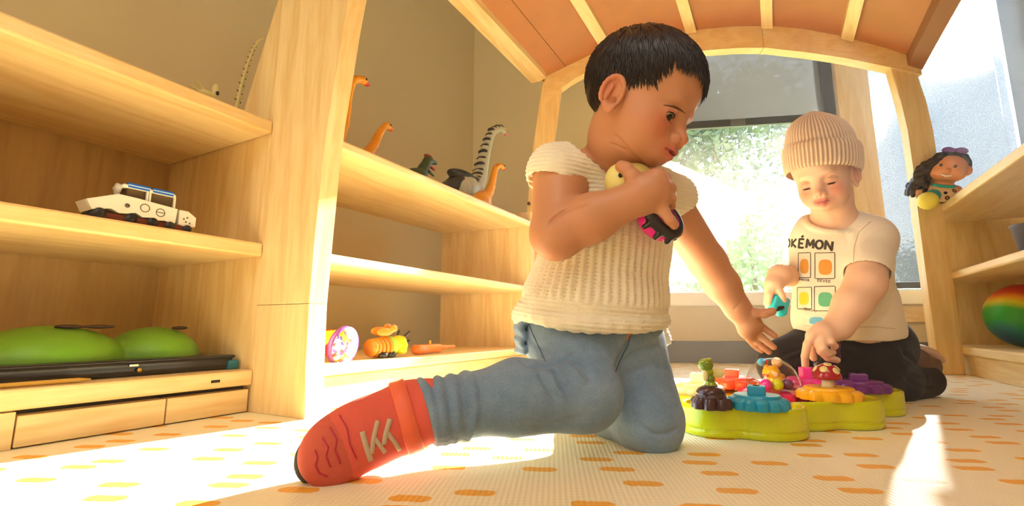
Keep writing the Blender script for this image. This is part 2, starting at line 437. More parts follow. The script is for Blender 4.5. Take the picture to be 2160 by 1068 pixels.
def px_crease(V, nr, lines, dmin=0, dmax=9):
    """fold relief along lines measured in the photograph, on the side of the cloth that faces the camera"""
    x, y = px_of(V); face = np.clip(-(nr * V).sum(1) / np.linalg.norm(V, axis=1) * 2.5, 0, 1); out = np.zeros(len(V))
    face = face * (V[:, 2] > dmin) * (V[:, 2] < dmax)
    for pts, w, dep in lines:
        pts = dens([(a, b, 0) for a, b in pts], 5 * len(pts))[:, :2]; best = np.full(len(V), 1e9); tt = np.zeros(len(V))
        sel = (x > pts[:, 0].min() - 4 * w) & (x < pts[:, 0].max() + 4 * w) & (y > pts[:, 1].min() - 4 * w) & (y < pts[:, 1].max() + 4 * w)
        if not sel.any(): continue
        xs, ys = x[sel], y[sel]; b_ = np.full(sel.sum(), 1e9); t_ = np.zeros(sel.sum())
        for i in range(len(pts) - 1):
            a, b = pts[i], pts[i + 1]; ab = b - a; t = np.clip(((xs - a[0]) * ab[0] + (ys - a[1]) * ab[1]) / (ab @ ab + 1e-9), 0, 1)
            dd = np.hypot(xs - a[0] - t * ab[0], ys - a[1] - t * ab[1]); m = dd < b_; b_[m] = dd[m]; t_[m] = (i + t[m]) / (len(pts) - 1)
        q = np.zeros(len(V)); q[sel] = np.exp(-(b_ / w) ** 2) * np.clip(np.sin(np.clip(t_, .06, .94) * math.pi) * 1.6, 0, 1); out += q * dep * face
    return out
# ================================================================== SETTING
def struct(o): o['kind'] = 'structure'; return o
# floor mat: printed dashes and a fine woven rib
def floor_mat():
    mt, nt, b = _mk('play_mat')
    L = nt.links
    tc = N(nt, 'ShaderNodeTexCoord'); mp = N(nt, 'ShaderNodeMapping'); mp.vector_type = 'TEXTURE'
    mp.inputs['Rotation'].default_value = (0, 0, math.radians(24)); L.new(tc.outputs['Object'], mp.inputs['Vector'])
    sp = N(nt, 'ShaderNodeSeparateXYZ'); L.new(mp.outputs[0], sp.inputs[0])
    def mth(op, a, b_=None, c=None):
        n = N(nt, 'ShaderNodeMath', operation=op)
        for i, q in enumerate((a, b_, c)):
            if q is None: continue
            if isinstance(q, (int, float)): n.inputs[i].default_value = q
            else: L.new(q, n.inputs[i])
        return n.outputs[0]
    masks = []
    for seed, (sx, sy) in enumerate(((0.104, 0.047),)):
        v = mth('DIVIDE', sp.outputs['Y'], sy); row = mth('FLOOR', v); fv = mth('SUBTRACT', v, row)
        wn = N(nt, 'ShaderNodeTexWhiteNoise', noise_dimensions='1D'); L.new(row, wn.inputs['W'])
        u = mth('ADD', mth('DIVIDE', sp.outputs['X'], sx), mth('MULTIPLY', wn.outputs['Value'], 7.3)); cell = mth('FLOOR', u); fu = mth('SUBTRACT', u, cell)
        cb = N(nt, 'ShaderNodeCombineXYZ'); L.new(cell, cb.inputs[0]); L.new(row, cb.inputs[1]); cb.inputs[2].default_value = seed * 3.1
        w2 = N(nt, 'ShaderNodeTexWhiteNoise', noise_dimensions='3D'); L.new(cb.outputs[0], w2.inputs['Vector'])
        s2 = N(nt, 'ShaderNodeSeparateColor'); L.new(w2.outputs['Color'], s2.inputs[0])
        ju = mth('MULTIPLY_ADD', s2.outputs[0], 0.5, 0.25); jv = mth('MULTIPLY_ADD', s2.outputs[1], 0.5, 0.25)
        nz = N(nt, 'ShaderNodeTexNoise'); nz.inputs['Scale'].default_value = 120; L.new(tc.outputs['Object'], nz.inputs['Vector'])
        dx = mth('MULTIPLY', mth('SUBTRACT', fu, ju), sx); dy = mth('MULTIPLY', mth('SUBTRACT', fv, jv), sy)
        ex = mth('MAXIMUM', mth('SUBTRACT', mth('ABSOLUTE', dx), 0.0125), 0.0)
        d = mth('SQRT', mth('ADD', mth('MULTIPLY', ex, ex), mth('MULTIPLY', dy, dy)))
        d = mth('ADD', d, mth('MULTIPLY', mth('SUBTRACT', nz.outputs['Fac'], 0.5), 0.006))
        mk = N(nt, 'ShaderNodeMapRange'); mk.inputs['From Min'].default_value = 0.0092; mk.inputs['From Max'].default_value = 0.0078; L.new(d, mk.inputs['Value'])
        masks.append(mth('MULTIPLY', mk.outputs[0], mth('GREATER_THAN', s2.outputs[2], 0.12)))
    mx = N(nt, 'ShaderNodeMixRGB'); mx.inputs[1].default_value = (*srgb(250, 238, 200), 1); mx.inputs[2].default_value = (*srgb(244, 178, 62), 1)
    L.new(masks[0], mx.inputs[0]); L.new(mx.outputs[0], b.inputs['Base Color']); b.inputs['Roughness'].default_value = 0.55
    wv = N(nt, 'ShaderNodeTexWave'); wv.inputs['Scale'].default_value = 55; wv.bands_direction = 'X'; L.new(mp.outputs[0], wv.inputs['Vector'])
    wv2 = N(nt, 'ShaderNodeTexWave'); wv2.inputs['Scale'].default_value = 40; wv2.bands_direction = 'Y'; L.new(mp.outputs[0], wv2.inputs['Vector'])
    bp = N(nt, 'ShaderNodeBump'); bp.inputs['Strength'].default_value = 0.35; bp.inputs['Distance'].default_value = 0.0015
    L.new(mth('ADD', wv.outputs['Fac'], mth('MULTIPLY', wv2.outputs['Fac'], 0.6)), bp.inputs['Height']); L.new(bp.outputs[0], b.inputs['Normal'])
    return mt
WQ = np.array([-0.4606, 2.3501, 0.0]); WD_ = np.array([0.94045, 0.33993, 0.0]); WN = np.array([-0.33993, 0.94045, 0.0])
def wp(s, z, o=0.0): return WQ + WD_ * s + WN * o + np.array([0, 0, z])
def wbox(name, s0, s1, z0, z1, o0, o1, mat, parent=None, bev=0.003):
    p = [wp(s0, z0, o0), wp(s1, z0, o0), wp(s1, z0, o1), wp(s0, z0, o1), wp(s0, z1, o0), wp(s1, z1, o0), wp(s1, z1, o1), wp(s0, z1, o1)]
    bm = bmesh.new(); hexa(bm, p, bev); return link_mesh(name, bm_mesh(name, bm), mat, parent)
XR = 1.02; ZC = 2.6
fl = bmesh.new(); hexa(fl, [(-1.4, -3, -0.05), (1.06, -3, -0.05), (1.06, 2.91, -0.05), (-1.4, 2.02, -0.05), (-1.4, -3, 0), (1.06, -3, 0), (1.06, 2.91, 0), (-1.4, 2.02, 0)])
struct(link_mesh('floor', bm_mesh('floor', fl), floor_mat()))
struct(board('ceiling', (-1.41, -3, ZC), (1.07, 2.95, ZC + 0.05), M['ceil'], bev=0))
struct(board('wall_left', (-1.42, -3.0, 0), (-1.36, 2.03, ZC), M['wall'], bev=0))
struct(board('wall_rear', (-1.42, -3.06, 0), (1.08, -3.0, ZC), M['wall'], bev=0))
struct(wbox('wall_back', -1.02, -0.05, 0.0, ZC, 0, 0.08, M['wall'], bev=0))
struct(wbox('wall_back', -0.05, 1.60, 0.0, 0.266, 0.0, 0.08, M['wall'], bev=0))
struct(wbox('wall_back', -0.05, 1.60, 1.925, ZC, 0.0, 0.08, M['wall'], bev=0))
struct(wbox('trim_1', 0.845, 0.985, 0.32, 1.95, -0.012, 0.08, M['maple_z']))
struct(wbox('trim_2', 0.92, 1.56, 0.185, 0.262, -0.014, -0.001, M['wood_x']))
struct(wbox('baseboard_back', -0.99, 1.56, 0.0, 0.10, -0.012, -0.001, M['base']))
struct(wbox('trim_3', -0.06, 1.57, 0.262, 0.325, -0.045, 0.08, M['sill'], bev=0.006))
struct(board('wall_right', (XR, -3.0, 0), (XR + 0.06, 2.89, 0.45), M['wall'], bev=0))
struct(board('wall_right', (XR, -3.0, 2.3), (XR + 0.06, 2.89, ZC), M['wall'], bev=0))
struct(board('wall_right', (XR, -3.0, 0.45), (XR + 0.06, 0.2, 2.3), M['wall'], bev=0))

def glass_mat(name='window_glass', sun_glow=.05):
    mt, nt, b = _mk(name); out = nt.nodes['Material Output']
    tr = N(nt, 'ShaderNodeBsdfTransparent'); tr.inputs[0].default_value = (0.98, 0.99, 0.98, 1)
    gl = N(nt, 'ShaderNodeBsdfGlossy'); gl.inputs['Roughness'].default_value = 0.02
    fr = N(nt, 'ShaderNodeFresnel'); fr.inputs['IOR'].default_value = 1.25
    m1 = N(nt, 'ShaderNodeMixShader'); nt.links.new(fr.outputs[0], m1.inputs[0]); nt.links.new(tr.outputs[0], m1.inputs[1]); nt.links.new(gl.outputs[0], m1.inputs[2])
    # rough refraction added to spread a glow around the low sun
    rf = N(nt, 'ShaderNodeBsdfRefraction'); rf.inputs['Roughness'].default_value = 0.42; rf.inputs['IOR'].default_value = 1.12; rf.inputs[0].default_value = (1.0, 0.96, 0.88, 1)
    m2 = N(nt, 'ShaderNodeMixShader'); m2.inputs[0].default_value = sun_glow; nt.links.new(m1.outputs[0], m2.inputs[1]); nt.links.new(rf.outputs[0], m2.inputs[2])
    nt.links.new(m2.outputs[0], out.inputs['Surface']); return mt
def shade_mat(name, col, clear, sc, fwd=.35):
    mt, nt, b = _mk(name); out = nt.nodes['Material Output']
    tc = N(nt, 'ShaderNodeTexCoord'); mp = N(nt, 'ShaderNodeMapping'); mp.inputs['Scale'].default_value = (sc, sc, sc * 2.2); nt.links.new(tc.outputs['Object'], mp.inputs[0])
    nz = N(nt, 'ShaderNodeTexNoise'); nz.inputs['Scale'].default_value = 1.0; nz.inputs['Detail'].default_value = 3; nt.links.new(mp.outputs[0], nz.inputs['Vector'])
    tr = N(nt, 'ShaderNodeBsdfTransparent'); tr.inputs[0].default_value = (0.95, 0.97, 1, 1)
    tl = N(nt, 'ShaderNodeBsdfTranslucent'); tl.inputs[0].default_value = (*col, 1)
    df = N(nt, 'ShaderNodeBsdfDiffuse'); df.inputs[0].default_value = (*col, 1)
    rf = N(nt, 'ShaderNodeBsdfRefraction'); rf.inputs['Roughness'].default_value = 0.38; rf.inputs['IOR'].default_value = 1.12; rf.inputs[0].default_value = (*col, 1)
    m0 = N(nt, 'ShaderNodeMixShader'); m0.inputs[0].default_value = 0.75; nt.links.new(tl.outputs[0], m0.inputs[1]); nt.links.new(df.outputs[0], m0.inputs[2])
    m1 = N(nt, 'ShaderNodeMixShader'); m1.inputs[0].default_value = fwd; nt.links.new(m0.outputs[0], m1.inputs[1]); nt.links.new(rf.outputs[0], m1.inputs[2])
    mr = N(nt, 'ShaderNodeMapRange'); mr.inputs['From Min'].default_value = 0.3; mr.inputs['From Max'].default_value = 0.7
    mr.inputs['To Min'].default_value = 1 - clear * 1.35; mr.inputs['To Max'].default_value = 1 - clear * 0.65; nt.links.new(nz.outputs['Fac'], mr.inputs['Value'])
    m2 = N(nt, 'ShaderNodeMixShader'); nt.links.new(mr.outputs[0], m2.inputs[0]); nt.links.new(tr.outputs[0], m2.inputs[1]); nt.links.new(m1.outputs[0], m2.inputs[2])
    nt.links.new(m2.outputs[0], out.inputs['Surface']); return mt
M['glass'] = glass_mat(); M['glass_r'] = glass_mat('window_glass_wide', .004); M['shade'] = shade_mat('solar_screen', (0.22, 0.22, 0.21), 0.14, 330, .01); M['shade_r'] = shade_mat('solar_screen_wide', (0.09, 0.11, 0.13), 0.15, 260, .004)
def empty(name, loc): o = bpy.data.objects.new(name, None); COL.objects.link(o); o.location = loc; o.empty_display_size = 0.02; return o
w1 = struct(empty('window_1', wp(0.4, 0.325)))
wbox('pane', -0.03, 0.80, 0.33, 1.93, 0.045, 0.049, M['glass'], w1, 0)
wbox('frame', 0.785, 0.838, 0.326, 1.94, 0.005, 0.06, M['black'], w1)
wbox('frame', -0.045, -0.02, 0.326, 1.94, 0.005, 0.06, M['black'], w1)
wbox('shade', -0.018, 0.786, 1.165, 1.93, 0.020, 0.022, M['shade'], w1, 0)
hb = wbox('hem_bar', -0.018, 0.786, 1.152, 1.190, 0.008, 0.034, M['black'], w1, 0.004)
for kk in range(6): wbox('ridge', 0.355, 0.425, 1.156 + kk * 0.0055, 1.1588 + kk * 0.0055, 0.004, 0.010, M['base'], hb, 0)
w2 = struct(empty('window_2', wp(1.2, 0.325)))
wbox('pane', 0.99, 1.56, 0.33, 1.93, 0.045, 0.049, M['glass'], w2, 0)
wbox('hem_bar', 0.99, 1.55, 0.335, 0.365, 0.006, 0.04, M['black'], w2)
M['shade_c'] = shade_mat('solar_screen_corner', (0.11, 0.13, 0.15), 0.29, 300, .10)
wbox('shade', 0.99, 1.575, 0.365, 1.93, 0.020, 0.022, M['shade_c'], w2, 0)
w3 = struct(empty('window_3', (XR, 1.5, 0.46)))
board('pane', (XR + 0.045, 0.2, 0.46), (XR + 0.049, 2.88, 2.3), M['glass_r'], w3, 0)
board('shade', (XR + 0.004, 0.22, 0.47), (XR + 0.006, 2.90, 2.29), M['shade_r'], w3, 0)

# ---------------------------------------------------------------- outside
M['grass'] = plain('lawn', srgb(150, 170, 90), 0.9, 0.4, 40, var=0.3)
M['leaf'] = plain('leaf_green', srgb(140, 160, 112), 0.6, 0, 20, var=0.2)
M['bark'] = plain('bark', srgb(110, 84, 60), 0.9, 0.5, 60)
M['pale'] = plain('sun_bleached_timber', srgb(226, 196, 158), 0.7, 0.1, 60, var=0.06)
M['pink_board'] = plain('salmon_board', srgb(222, 160, 128), 0.7, 0.1, 60, var=0.06)
gd = board('ground', (-40, 3.3, -0.45), (45, 70, -0.40), M['grass'], bev=0); struct(gd)
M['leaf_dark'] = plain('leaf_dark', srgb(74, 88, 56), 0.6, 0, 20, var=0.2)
def tree(label, base, h, cr, n, crown_z=0.62, seed=0, squash=1.0, leaf='leaf'):
    r = np.random.default_rng(seed); t = thing('tree', label, 'tree', base, 'trees in the garden')
    b = np.array(base, float)
    tube('trunk', [b, b + [0.05, 0, h * 0.3], b + [-0.05, 0.05, h * 0.65], b + [0, 0, h * 0.9]], [0.13, 0.11, 0.08, 0.03], M['bark'], t)
    nb = 26; bl = r.normal(size=(nb, 3)); bl /= np.linalg.norm(bl, axis=1, keepdims=True); bl *= (r.random((nb, 1)) ** 0.4) * cr; bl[:, 2] *= squash; bl += b + [0, 0, h * crown_z]
    c = bl[r.integers(0, nb, n)] + r.normal(size=(n, 3)) * cr * 0.21
    a = r.normal(size=(n, 3)); a /= np.linalg.norm(a, axis=1, keepdims=True); u = np.cross(a, r.normal(size=(n, 3))); u /= np.linalg.norm(u, axis=1, keepdims=True)
    s = r.uniform(0.10, 0.20, (n, 1)) * (h / 9) ** 0.5; V = np.stack([c - a * s, c + u * s * 0.5, c + a * s, c - u * s * 0.5], 1).reshape(-1, 3)
    link_mesh('crown', mesh_np('crown', V, np.arange(4 * n).reshape(-1, 4), False), M[leaf], t)['kind'] = 'stuff'
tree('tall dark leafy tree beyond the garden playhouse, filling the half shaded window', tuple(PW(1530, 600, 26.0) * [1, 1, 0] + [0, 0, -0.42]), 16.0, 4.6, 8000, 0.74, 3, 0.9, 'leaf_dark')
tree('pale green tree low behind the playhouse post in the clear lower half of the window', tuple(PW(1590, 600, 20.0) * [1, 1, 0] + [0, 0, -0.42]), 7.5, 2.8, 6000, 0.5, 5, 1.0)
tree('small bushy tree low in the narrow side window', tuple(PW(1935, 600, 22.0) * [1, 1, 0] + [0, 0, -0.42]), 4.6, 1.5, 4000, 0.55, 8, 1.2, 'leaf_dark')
ph = thing('garden_playhouse', 'pale timber playhouse on posts with arched openings seen through the window', 'playhouse', (0.1, 5.6, -0.40))
def pbox(name, s0, s1, z0, z1, o0, o1, mt): return wbox(name, s0, s1, z0, z1, o0 + 2.6, o1 + 2.6, mt, ph, 0.01)
pbox('post', 0.86, 1.02, -0.4, 1.30, 0, 0.16, M['pale']); pbox('post', -0.55, -0.42, -0.4, 1.30, 0, 0.16, M['pale'])
pbox('beam', -0.6, 1.15, 1.05, 1.20, -0.02, 0.14, M['pale']); pbox('deck', -0.6, 1.2, 0.20, 0.30, -0.1, 1.2, M['pale'])
pbox('panel', -0.4, 0.84, 0.62, 1.05, 0.05, 0.09, M['pink_board'])
pbox('window_frame', 0.40, 0.56, 0.80, 0.98, 0.03, 0.10, M['pale'])
for s0 in (0.18, 0.48): 
    V, F = tube_np([wp(s0 + 0.09 * math.cos(a), 1.42 + 0.20 * math.sin(a), 2.62) for a in np.linspace(-1.2, math.pi * 0.72, 12)], 0.03, 6); quads_mesh('arch_trim', V, F, M['pink_board'], ph)
g_ = [wp(-0.75, 1.95, 2.55), wp(-0.75, 2.05, 2.55), wp(0.1, 2.10, 2.55), wp(1.35, 1.42, 2.55), wp(1.33, 1.34, 2.55), wp(0.1, 1.98, 2.55)]
prism('roof', g_, WN * 1.3, M['pale'], ph)
fn = thing('garden_fence', 'low pale rail fence behind the playhouse', 'fence', tuple(wp(0.2, -0.4, 5.0)))
for kk in range(9): wbox('picket', -1.2 + kk * 0.5, -1.13 + kk * 0.5, -0.4, 0.42, 5.0, 5.05, M['pale'], fn, 0)
wbox('rail', -1.4, 3.0, 0.32, 0.40, 4.97, 5.0, M['pale'], fn, 0); wbox('rail', -1.4, 3.0, -0.05, 0.03, 4.97, 5.0, M['pale'], fn, 0)

# ================================================================== PLAY WAGON (arched roof)
AQ = np.array([-0.79, 1.71, 0.0]); AD = np.array([1.35, 0.527, 0.0]); AL = np.linalg.norm(AD); AD /= AL; AN = np.array([-AD[1], AD[0], 0])
def ap(s, z, o=0.0): return AQ + AD * s + AN * o + np.array([0, 0, z])
up_s = [-0.02, 0.0, 0.236, 0.29, 0.45, 0.60, 0.78, 0.92, 1.04, 1.17, 1.21, 1.33, 1.445]; up_z = [1.205, 1.216, 1.322, 1.341, 1.368, 1.380, 1.382, 1.372, 1.347, 1.307, 1.290, 1.240, 1.184]
lo_s = [0.0, 0.075, 0.12, 0.184, 0.28, 0.42, 0.665, 0.80, 0.90, 1.04, 1.18, 1.26, 1.36, 1.445]; lo_z = [1.10, 1.165, 1.195, 1.228, 1.252, 1.272, 1.285, 1.285, 1.276, 1.246, 1.210, 1.184, 1.150, 1.120]
upz = lambda s: np.interp(s, up_s, up_z); loz = lambda s: np.interp(s, lo_s, lo_z)
wg = thing('play_wagon', 'pale wood play wagon frame with arched brown roof over the children', 'wagon', (-0.1, 1.2, 0))
def arch_piece(name, s0, s1, o0, o1, f0, f1, mat, n=26, d0=0.0, d1=0.0):
    ss = np.linspace(s0, s1, n); V, F = [], []
    for s in ss:
        a, b = f0(s), f1(s)
        for o, z in ((o0, a), (o0, b), (o1, b), (o1, a)): V.append(ap(s, z, o))
    for i in range(n - 1):
        for k in range(4): F.append((i * 4 + k, i * 4 + (k + 1) % 4, i * 4 + 4 + (k + 1) % 4, i * 4 + 4 + k))
    F += [(0, 1, 2, 3), tuple(4 * (n - 1) + k for k in (3, 2, 1, 0))]
    o = quads_mesh(name, V, F, mat, wg, smooth=False); return o
arch_piece('arch', 0.0, 0.885, 0.0, 0.045, loz, upz, M['maple'])
arch_piece('arch', 0.887, 1.445, 0.0, 0.045, loz, upz, M['maple'])
# posts
def post(pts, w):
    L = [ap(s - w / 2, z, .004) for s, z in pts]; R = [ap(s + w / 2, z, .004) for s, z in pts][::-1]
    prism('post', L + R, AN * 0.037, M['maple_z'], wg, 0.004)
post([(-0.035, 0.0), (-0.035, 0.62), (-0.018, 0.80), (-0.004, 0.92), (0.015, 1.05), (0.035, 1.20)], 0.086)
post([(1.41, 0.0), (1.412, 0.57), (1.416, 0.75), (1.415, 0.90), (1.405, 1.02), (1.385, 1.16)], 0.086)
bm = bmesh.new()
_p = ap(-0.068, 0.665, 0.004); V, F = tube_np([_p, _p - AN * 0.003], 0.007, 12); quads_mesh('dowel_plug', V, F, plain('dark_plug', srgb(110, 66, 40), 0.5), wg)
# roof panels and slats run from the arch towards the camera
YF = 0.28
def strip_roof(name, s0, s1, dz0, dz1, mat, lap=0.0, n=6, sag=0.0):
    ss = np.linspace(s0, s1, n); V, F = [], []
    for s in ss:
        p = ap(s, upz(s)); 
        for y, z in ((p[1] - lap, dz0), (YF, dz0), (YF, dz1), (p[1] - lap, dz1)): V.append((p[0], y, p[2] + z))
    for i in range(n - 1):
        for k in range(4): F.append((i * 4 + k, i * 4 + (k + 1) % 4, i * 4 + 4 + (k + 1) % 4, i * 4 + 4 + k))
    F += [(0, 1, 2, 3), tuple(4 * (n - 1) + k for k in (3, 2, 1, 0))]
    return quads_mesh(name, V, F, mat, wg, smooth=False)
slat_s = [0.272, 0.612, 0.905, 1.195]
edges = [-0.015, 0.092] + slat_s + [1.442]
for a, b in zip(edges[:-1], edges[1:]): strip_roof('roof_panel', a + 0.0012, b - 0.0012, 0.001, 0.014, M['roof'], lap=-0.05)
for s in slat_s: strip_roof('slat', s - 0.021, s + 0.021, -0.020, 0.001, M['wood_y'], lap=0.012, n=2)
strip_roof('slat', -0.045, 0.018, -0.022, 0.001, M['wood_y'], lap=0.02, n=3)
M['roof_edge'] = plain('brown_edge_board', srgb(150, 96, 58), 0.6, 0.05, 60)
strip_roof('edge_board', 1.40, 1.448, -0.045, 0.0, M['roof_edge'], n=2)

# ================================================================== SHELF UNITS
def holes(parent, pts, mat):
    pass
XB = -1.33
u1 = thing('shelf_unit', 'pine toy shelf with two drawers at the left, white toy rover on its middle shelf', 'shelf', (-1.1, 0.1, 0), 'open pine toy shelves')
Y0 = -0.55
board('shelf', (XB, Y0, 0.575), (-0.918, 0.596, 0.603), M['wood_y'], u1)
board('shelf', (XB, Y0, 0.308), (-0.918, 0.596, 0.336), M['wood_y'], u1)
board('shelf', (XB, Y0, 0.052), (-0.916, 0.596, 0.081), M['wood_y'], u1)
board('back_panel', (XB - 0.02, Y0, 0.0), (XB, 0.60, 0.60), wood('back_plywood', 2, srgb(205, 170, 112), srgb(190, 152, 95)), u1, 0)
board('plinth', (XB, Y0, 0.0), (-0.945, 0.596, 0.05), M['dark_gap'], u1, 0)
board('frame_stile', (-0.945, Y0, 0.0), (-0.920, 0.262, 0.050), M['wood_y'], u1, 0.001)
for a, b in ((0.264, 0.447), (0.449, 0.592)):
    d_ = board('drawer', (-0.945, a, 0.002), (-0.920, b, 0.044), M['wood_y'], u1, 0.0015)
_p = on(455, 805, 0, -0.9155); board('vent_slot', (-0.917, _p[1] - 0.008, _p[2] - 0.0025), (-0.9155, _p[1] + 0.008, _p[2] + 0.0025), M['dark_gap'], u1, 0)
# curved end panel
zf = [(-0.758, 0.0), (-0.764, 0.10), (-0.766, 0.21), (-0.761, 0.336), (-0.753, 0.476), (-0.744, 0.573), (-0.729, 0.669), (-0.718, 0.748), (-0.706, 0.817), (-0.690, 0.90), (-0.672, 0.98)]
bk = [(-0.905, 0.98), (-0.937, 0.902), (-1.052, 0.600), (XB, 0.60), (XB, 0.0)]
def pan(lst, y): return [(x, y, z) for x, z in lst]
for P4 in ([(-0.925, 0.0), (-0.925, 0.60), (XB, 0.60), (XB, 0.0)],):
    prism('end_panel', pan(P4, 0.597), (0, 0.042, 0), M['wood_z'], u1, 0.0)
prism('panel_strip', pan([(-0.925, 0.60), (-0.925, 0.931), (-0.937, 0.902), (-1.052, 0.60)], 0.597), (0, 0.042, 0), M['wood_z'], u1, 0.0)
prism('panel_strip', pan([q for q in zf if q[1] <= 0.2] + [(-0.766, 0.2082), (-0.925, 0.2082), (-0.925, 0.0)], 0.597), (0, 0.042, 0), M['wood_z'], u1, 0.0012)
prism('panel_strip', pan([(-0.766, 0.2090)] + [q for q in zf if q[1] > 0.21] + [(-0.905, 0.98), (-0.925, 0.931), (-0.925, 0.2090)], 0.597), (0, 0.042, 0), M['wood_z'], u1, 0.0012)
# second unit
u2 = thing('shelf_unit', 'open pine shelf unit holding toy dinosaurs, behind the kneeling girl', 'shelf', (-0.95, 1.1, 0), 'open pine toy shelves')
def shelf2(z, th, xf=-0.786):
    p = [(-1.20, 0.642, z - th), (xf, 0.642, z - th), (xf, 1.575, z - th), (-1.17, 1.525, z - th), (-1.20, 0.642, z), (xf, 0.642, z), (xf, 1.575, z), (-1.17, 1.525, z)]
    bm = bmesh.new(); hexa(bm, p, 0.005); link_mesh('shelf', bm_mesh('shelf', bm), M['wood_y'], u2)
shelf2(0.562, 0.022); shelf2(0.313, 0.022); shelf2(0.092, 0.024)
pk = [(-1.20, 0.642, 0), (-0.80, 0.642, 0), (-0.80, 1.57, 0), (-1.17, 1.525, 0), (-1.20, 0.642, 0.066), (-0.80, 0.642, 0.066), (-0.80, 1.57, 0.066), (-1.17, 1.525, 0.066)]
bm = bmesh.new(); hexa(bm, pk, 0.002); link_mesh('kick_board', bm_mesh('kick_board', bm), M['wood_y'], u2)
prism('end_panel', [(-1.172, 1.527, 0), (-0.79, 1.577, 0), (-0.79, 1.577, 0.60), (-1.172, 1.527, 0.60)], (-0.006, 0.04, 0), M['wood_z'], u2, 0.002)
for px, py in ((912, 576), (1010, 580)): pass
# right unit
u3 = thing('shelf_unit', 'pine toy shelf unit on the right holding the rainbow ball', 'shelf', (0.8, 1.8, 0), 'open pine toy shelves')
def shelf3(z, th, y1):
    board('shelf', (0.56, 0.25, z - th), (0.985, y1, z), M['wood_y'], u3, 0.006)
shelf3(0.612, 0.030, 2.52); shelf3(0.360, 0.026, 2.52); shelf3(0.097, 0.028, 2.54)
board('kick_board', (0.575, 0.25, 0), (0.985, 2.54, 0.068), M['wood_y'], u3, 0.002)
prism('end_panel', [(0.555, 2.50, 0), (0.99, 2.56, 0), (0.99, 2.56, 0.605), (0.555, 2.50, 0.605)], (-0.005, 0.035, 0), M['wood_z'], u3, 0.003)
_c = np.array([0.0, 0, 0]); _q = PW(1984, 708, 2.0); _q = on(1984, 708, 1, 2.503)
V, F = tube_np([_q, _q - np.array([0, 0.003, 0])], 0.011, 14); quads_mesh('dowel_plug', V, F, plain('dark_plug_b', srgb(96, 56, 36), 0.5), u3)
board('upright', (0.975, 0.25, 0.0), (0.99, 2.54, 0.60), M['wood_y'], u3, 0.002)

# thin scattering volume added to imitate glare around the sun
hz = bpy.data.materials.new('glare_haze'); hz.use_nodes = True
for n in list(hz.node_tree.nodes):
    if n.type == 'BSDF_PRINCIPLED': hz.node_tree.nodes.remove(n)
_vs = hz.node_tree.nodes.new('ShaderNodeVolumeScatter'); _vs.inputs['Color'].default_value = (1, .95, .86, 1); _vs.inputs['Density'].default_value = 0.010; _vs.inputs['Anisotropy'].default_value = 0.8
hz.node_tree.links.new(_vs.outputs[0], hz.node_tree.nodes['Material Output'].inputs['Volume'])
bm = bmesh.new(); hexa(bm, [(-1.355, -2.9, .002), (1.015, -2.9, .002), (1.015, 2.80, .002), (-1.355, 1.98, .002), (-1.355, -2.9, 2.59), (1.015, -2.9, 2.59), (1.015, 2.80, 2.59), (-1.355, 1.98, 2.59)])
_h = link_mesh('glare_volume', bm_mesh('glare_volume', bm), hz); _h['kind'] = 'stuff'
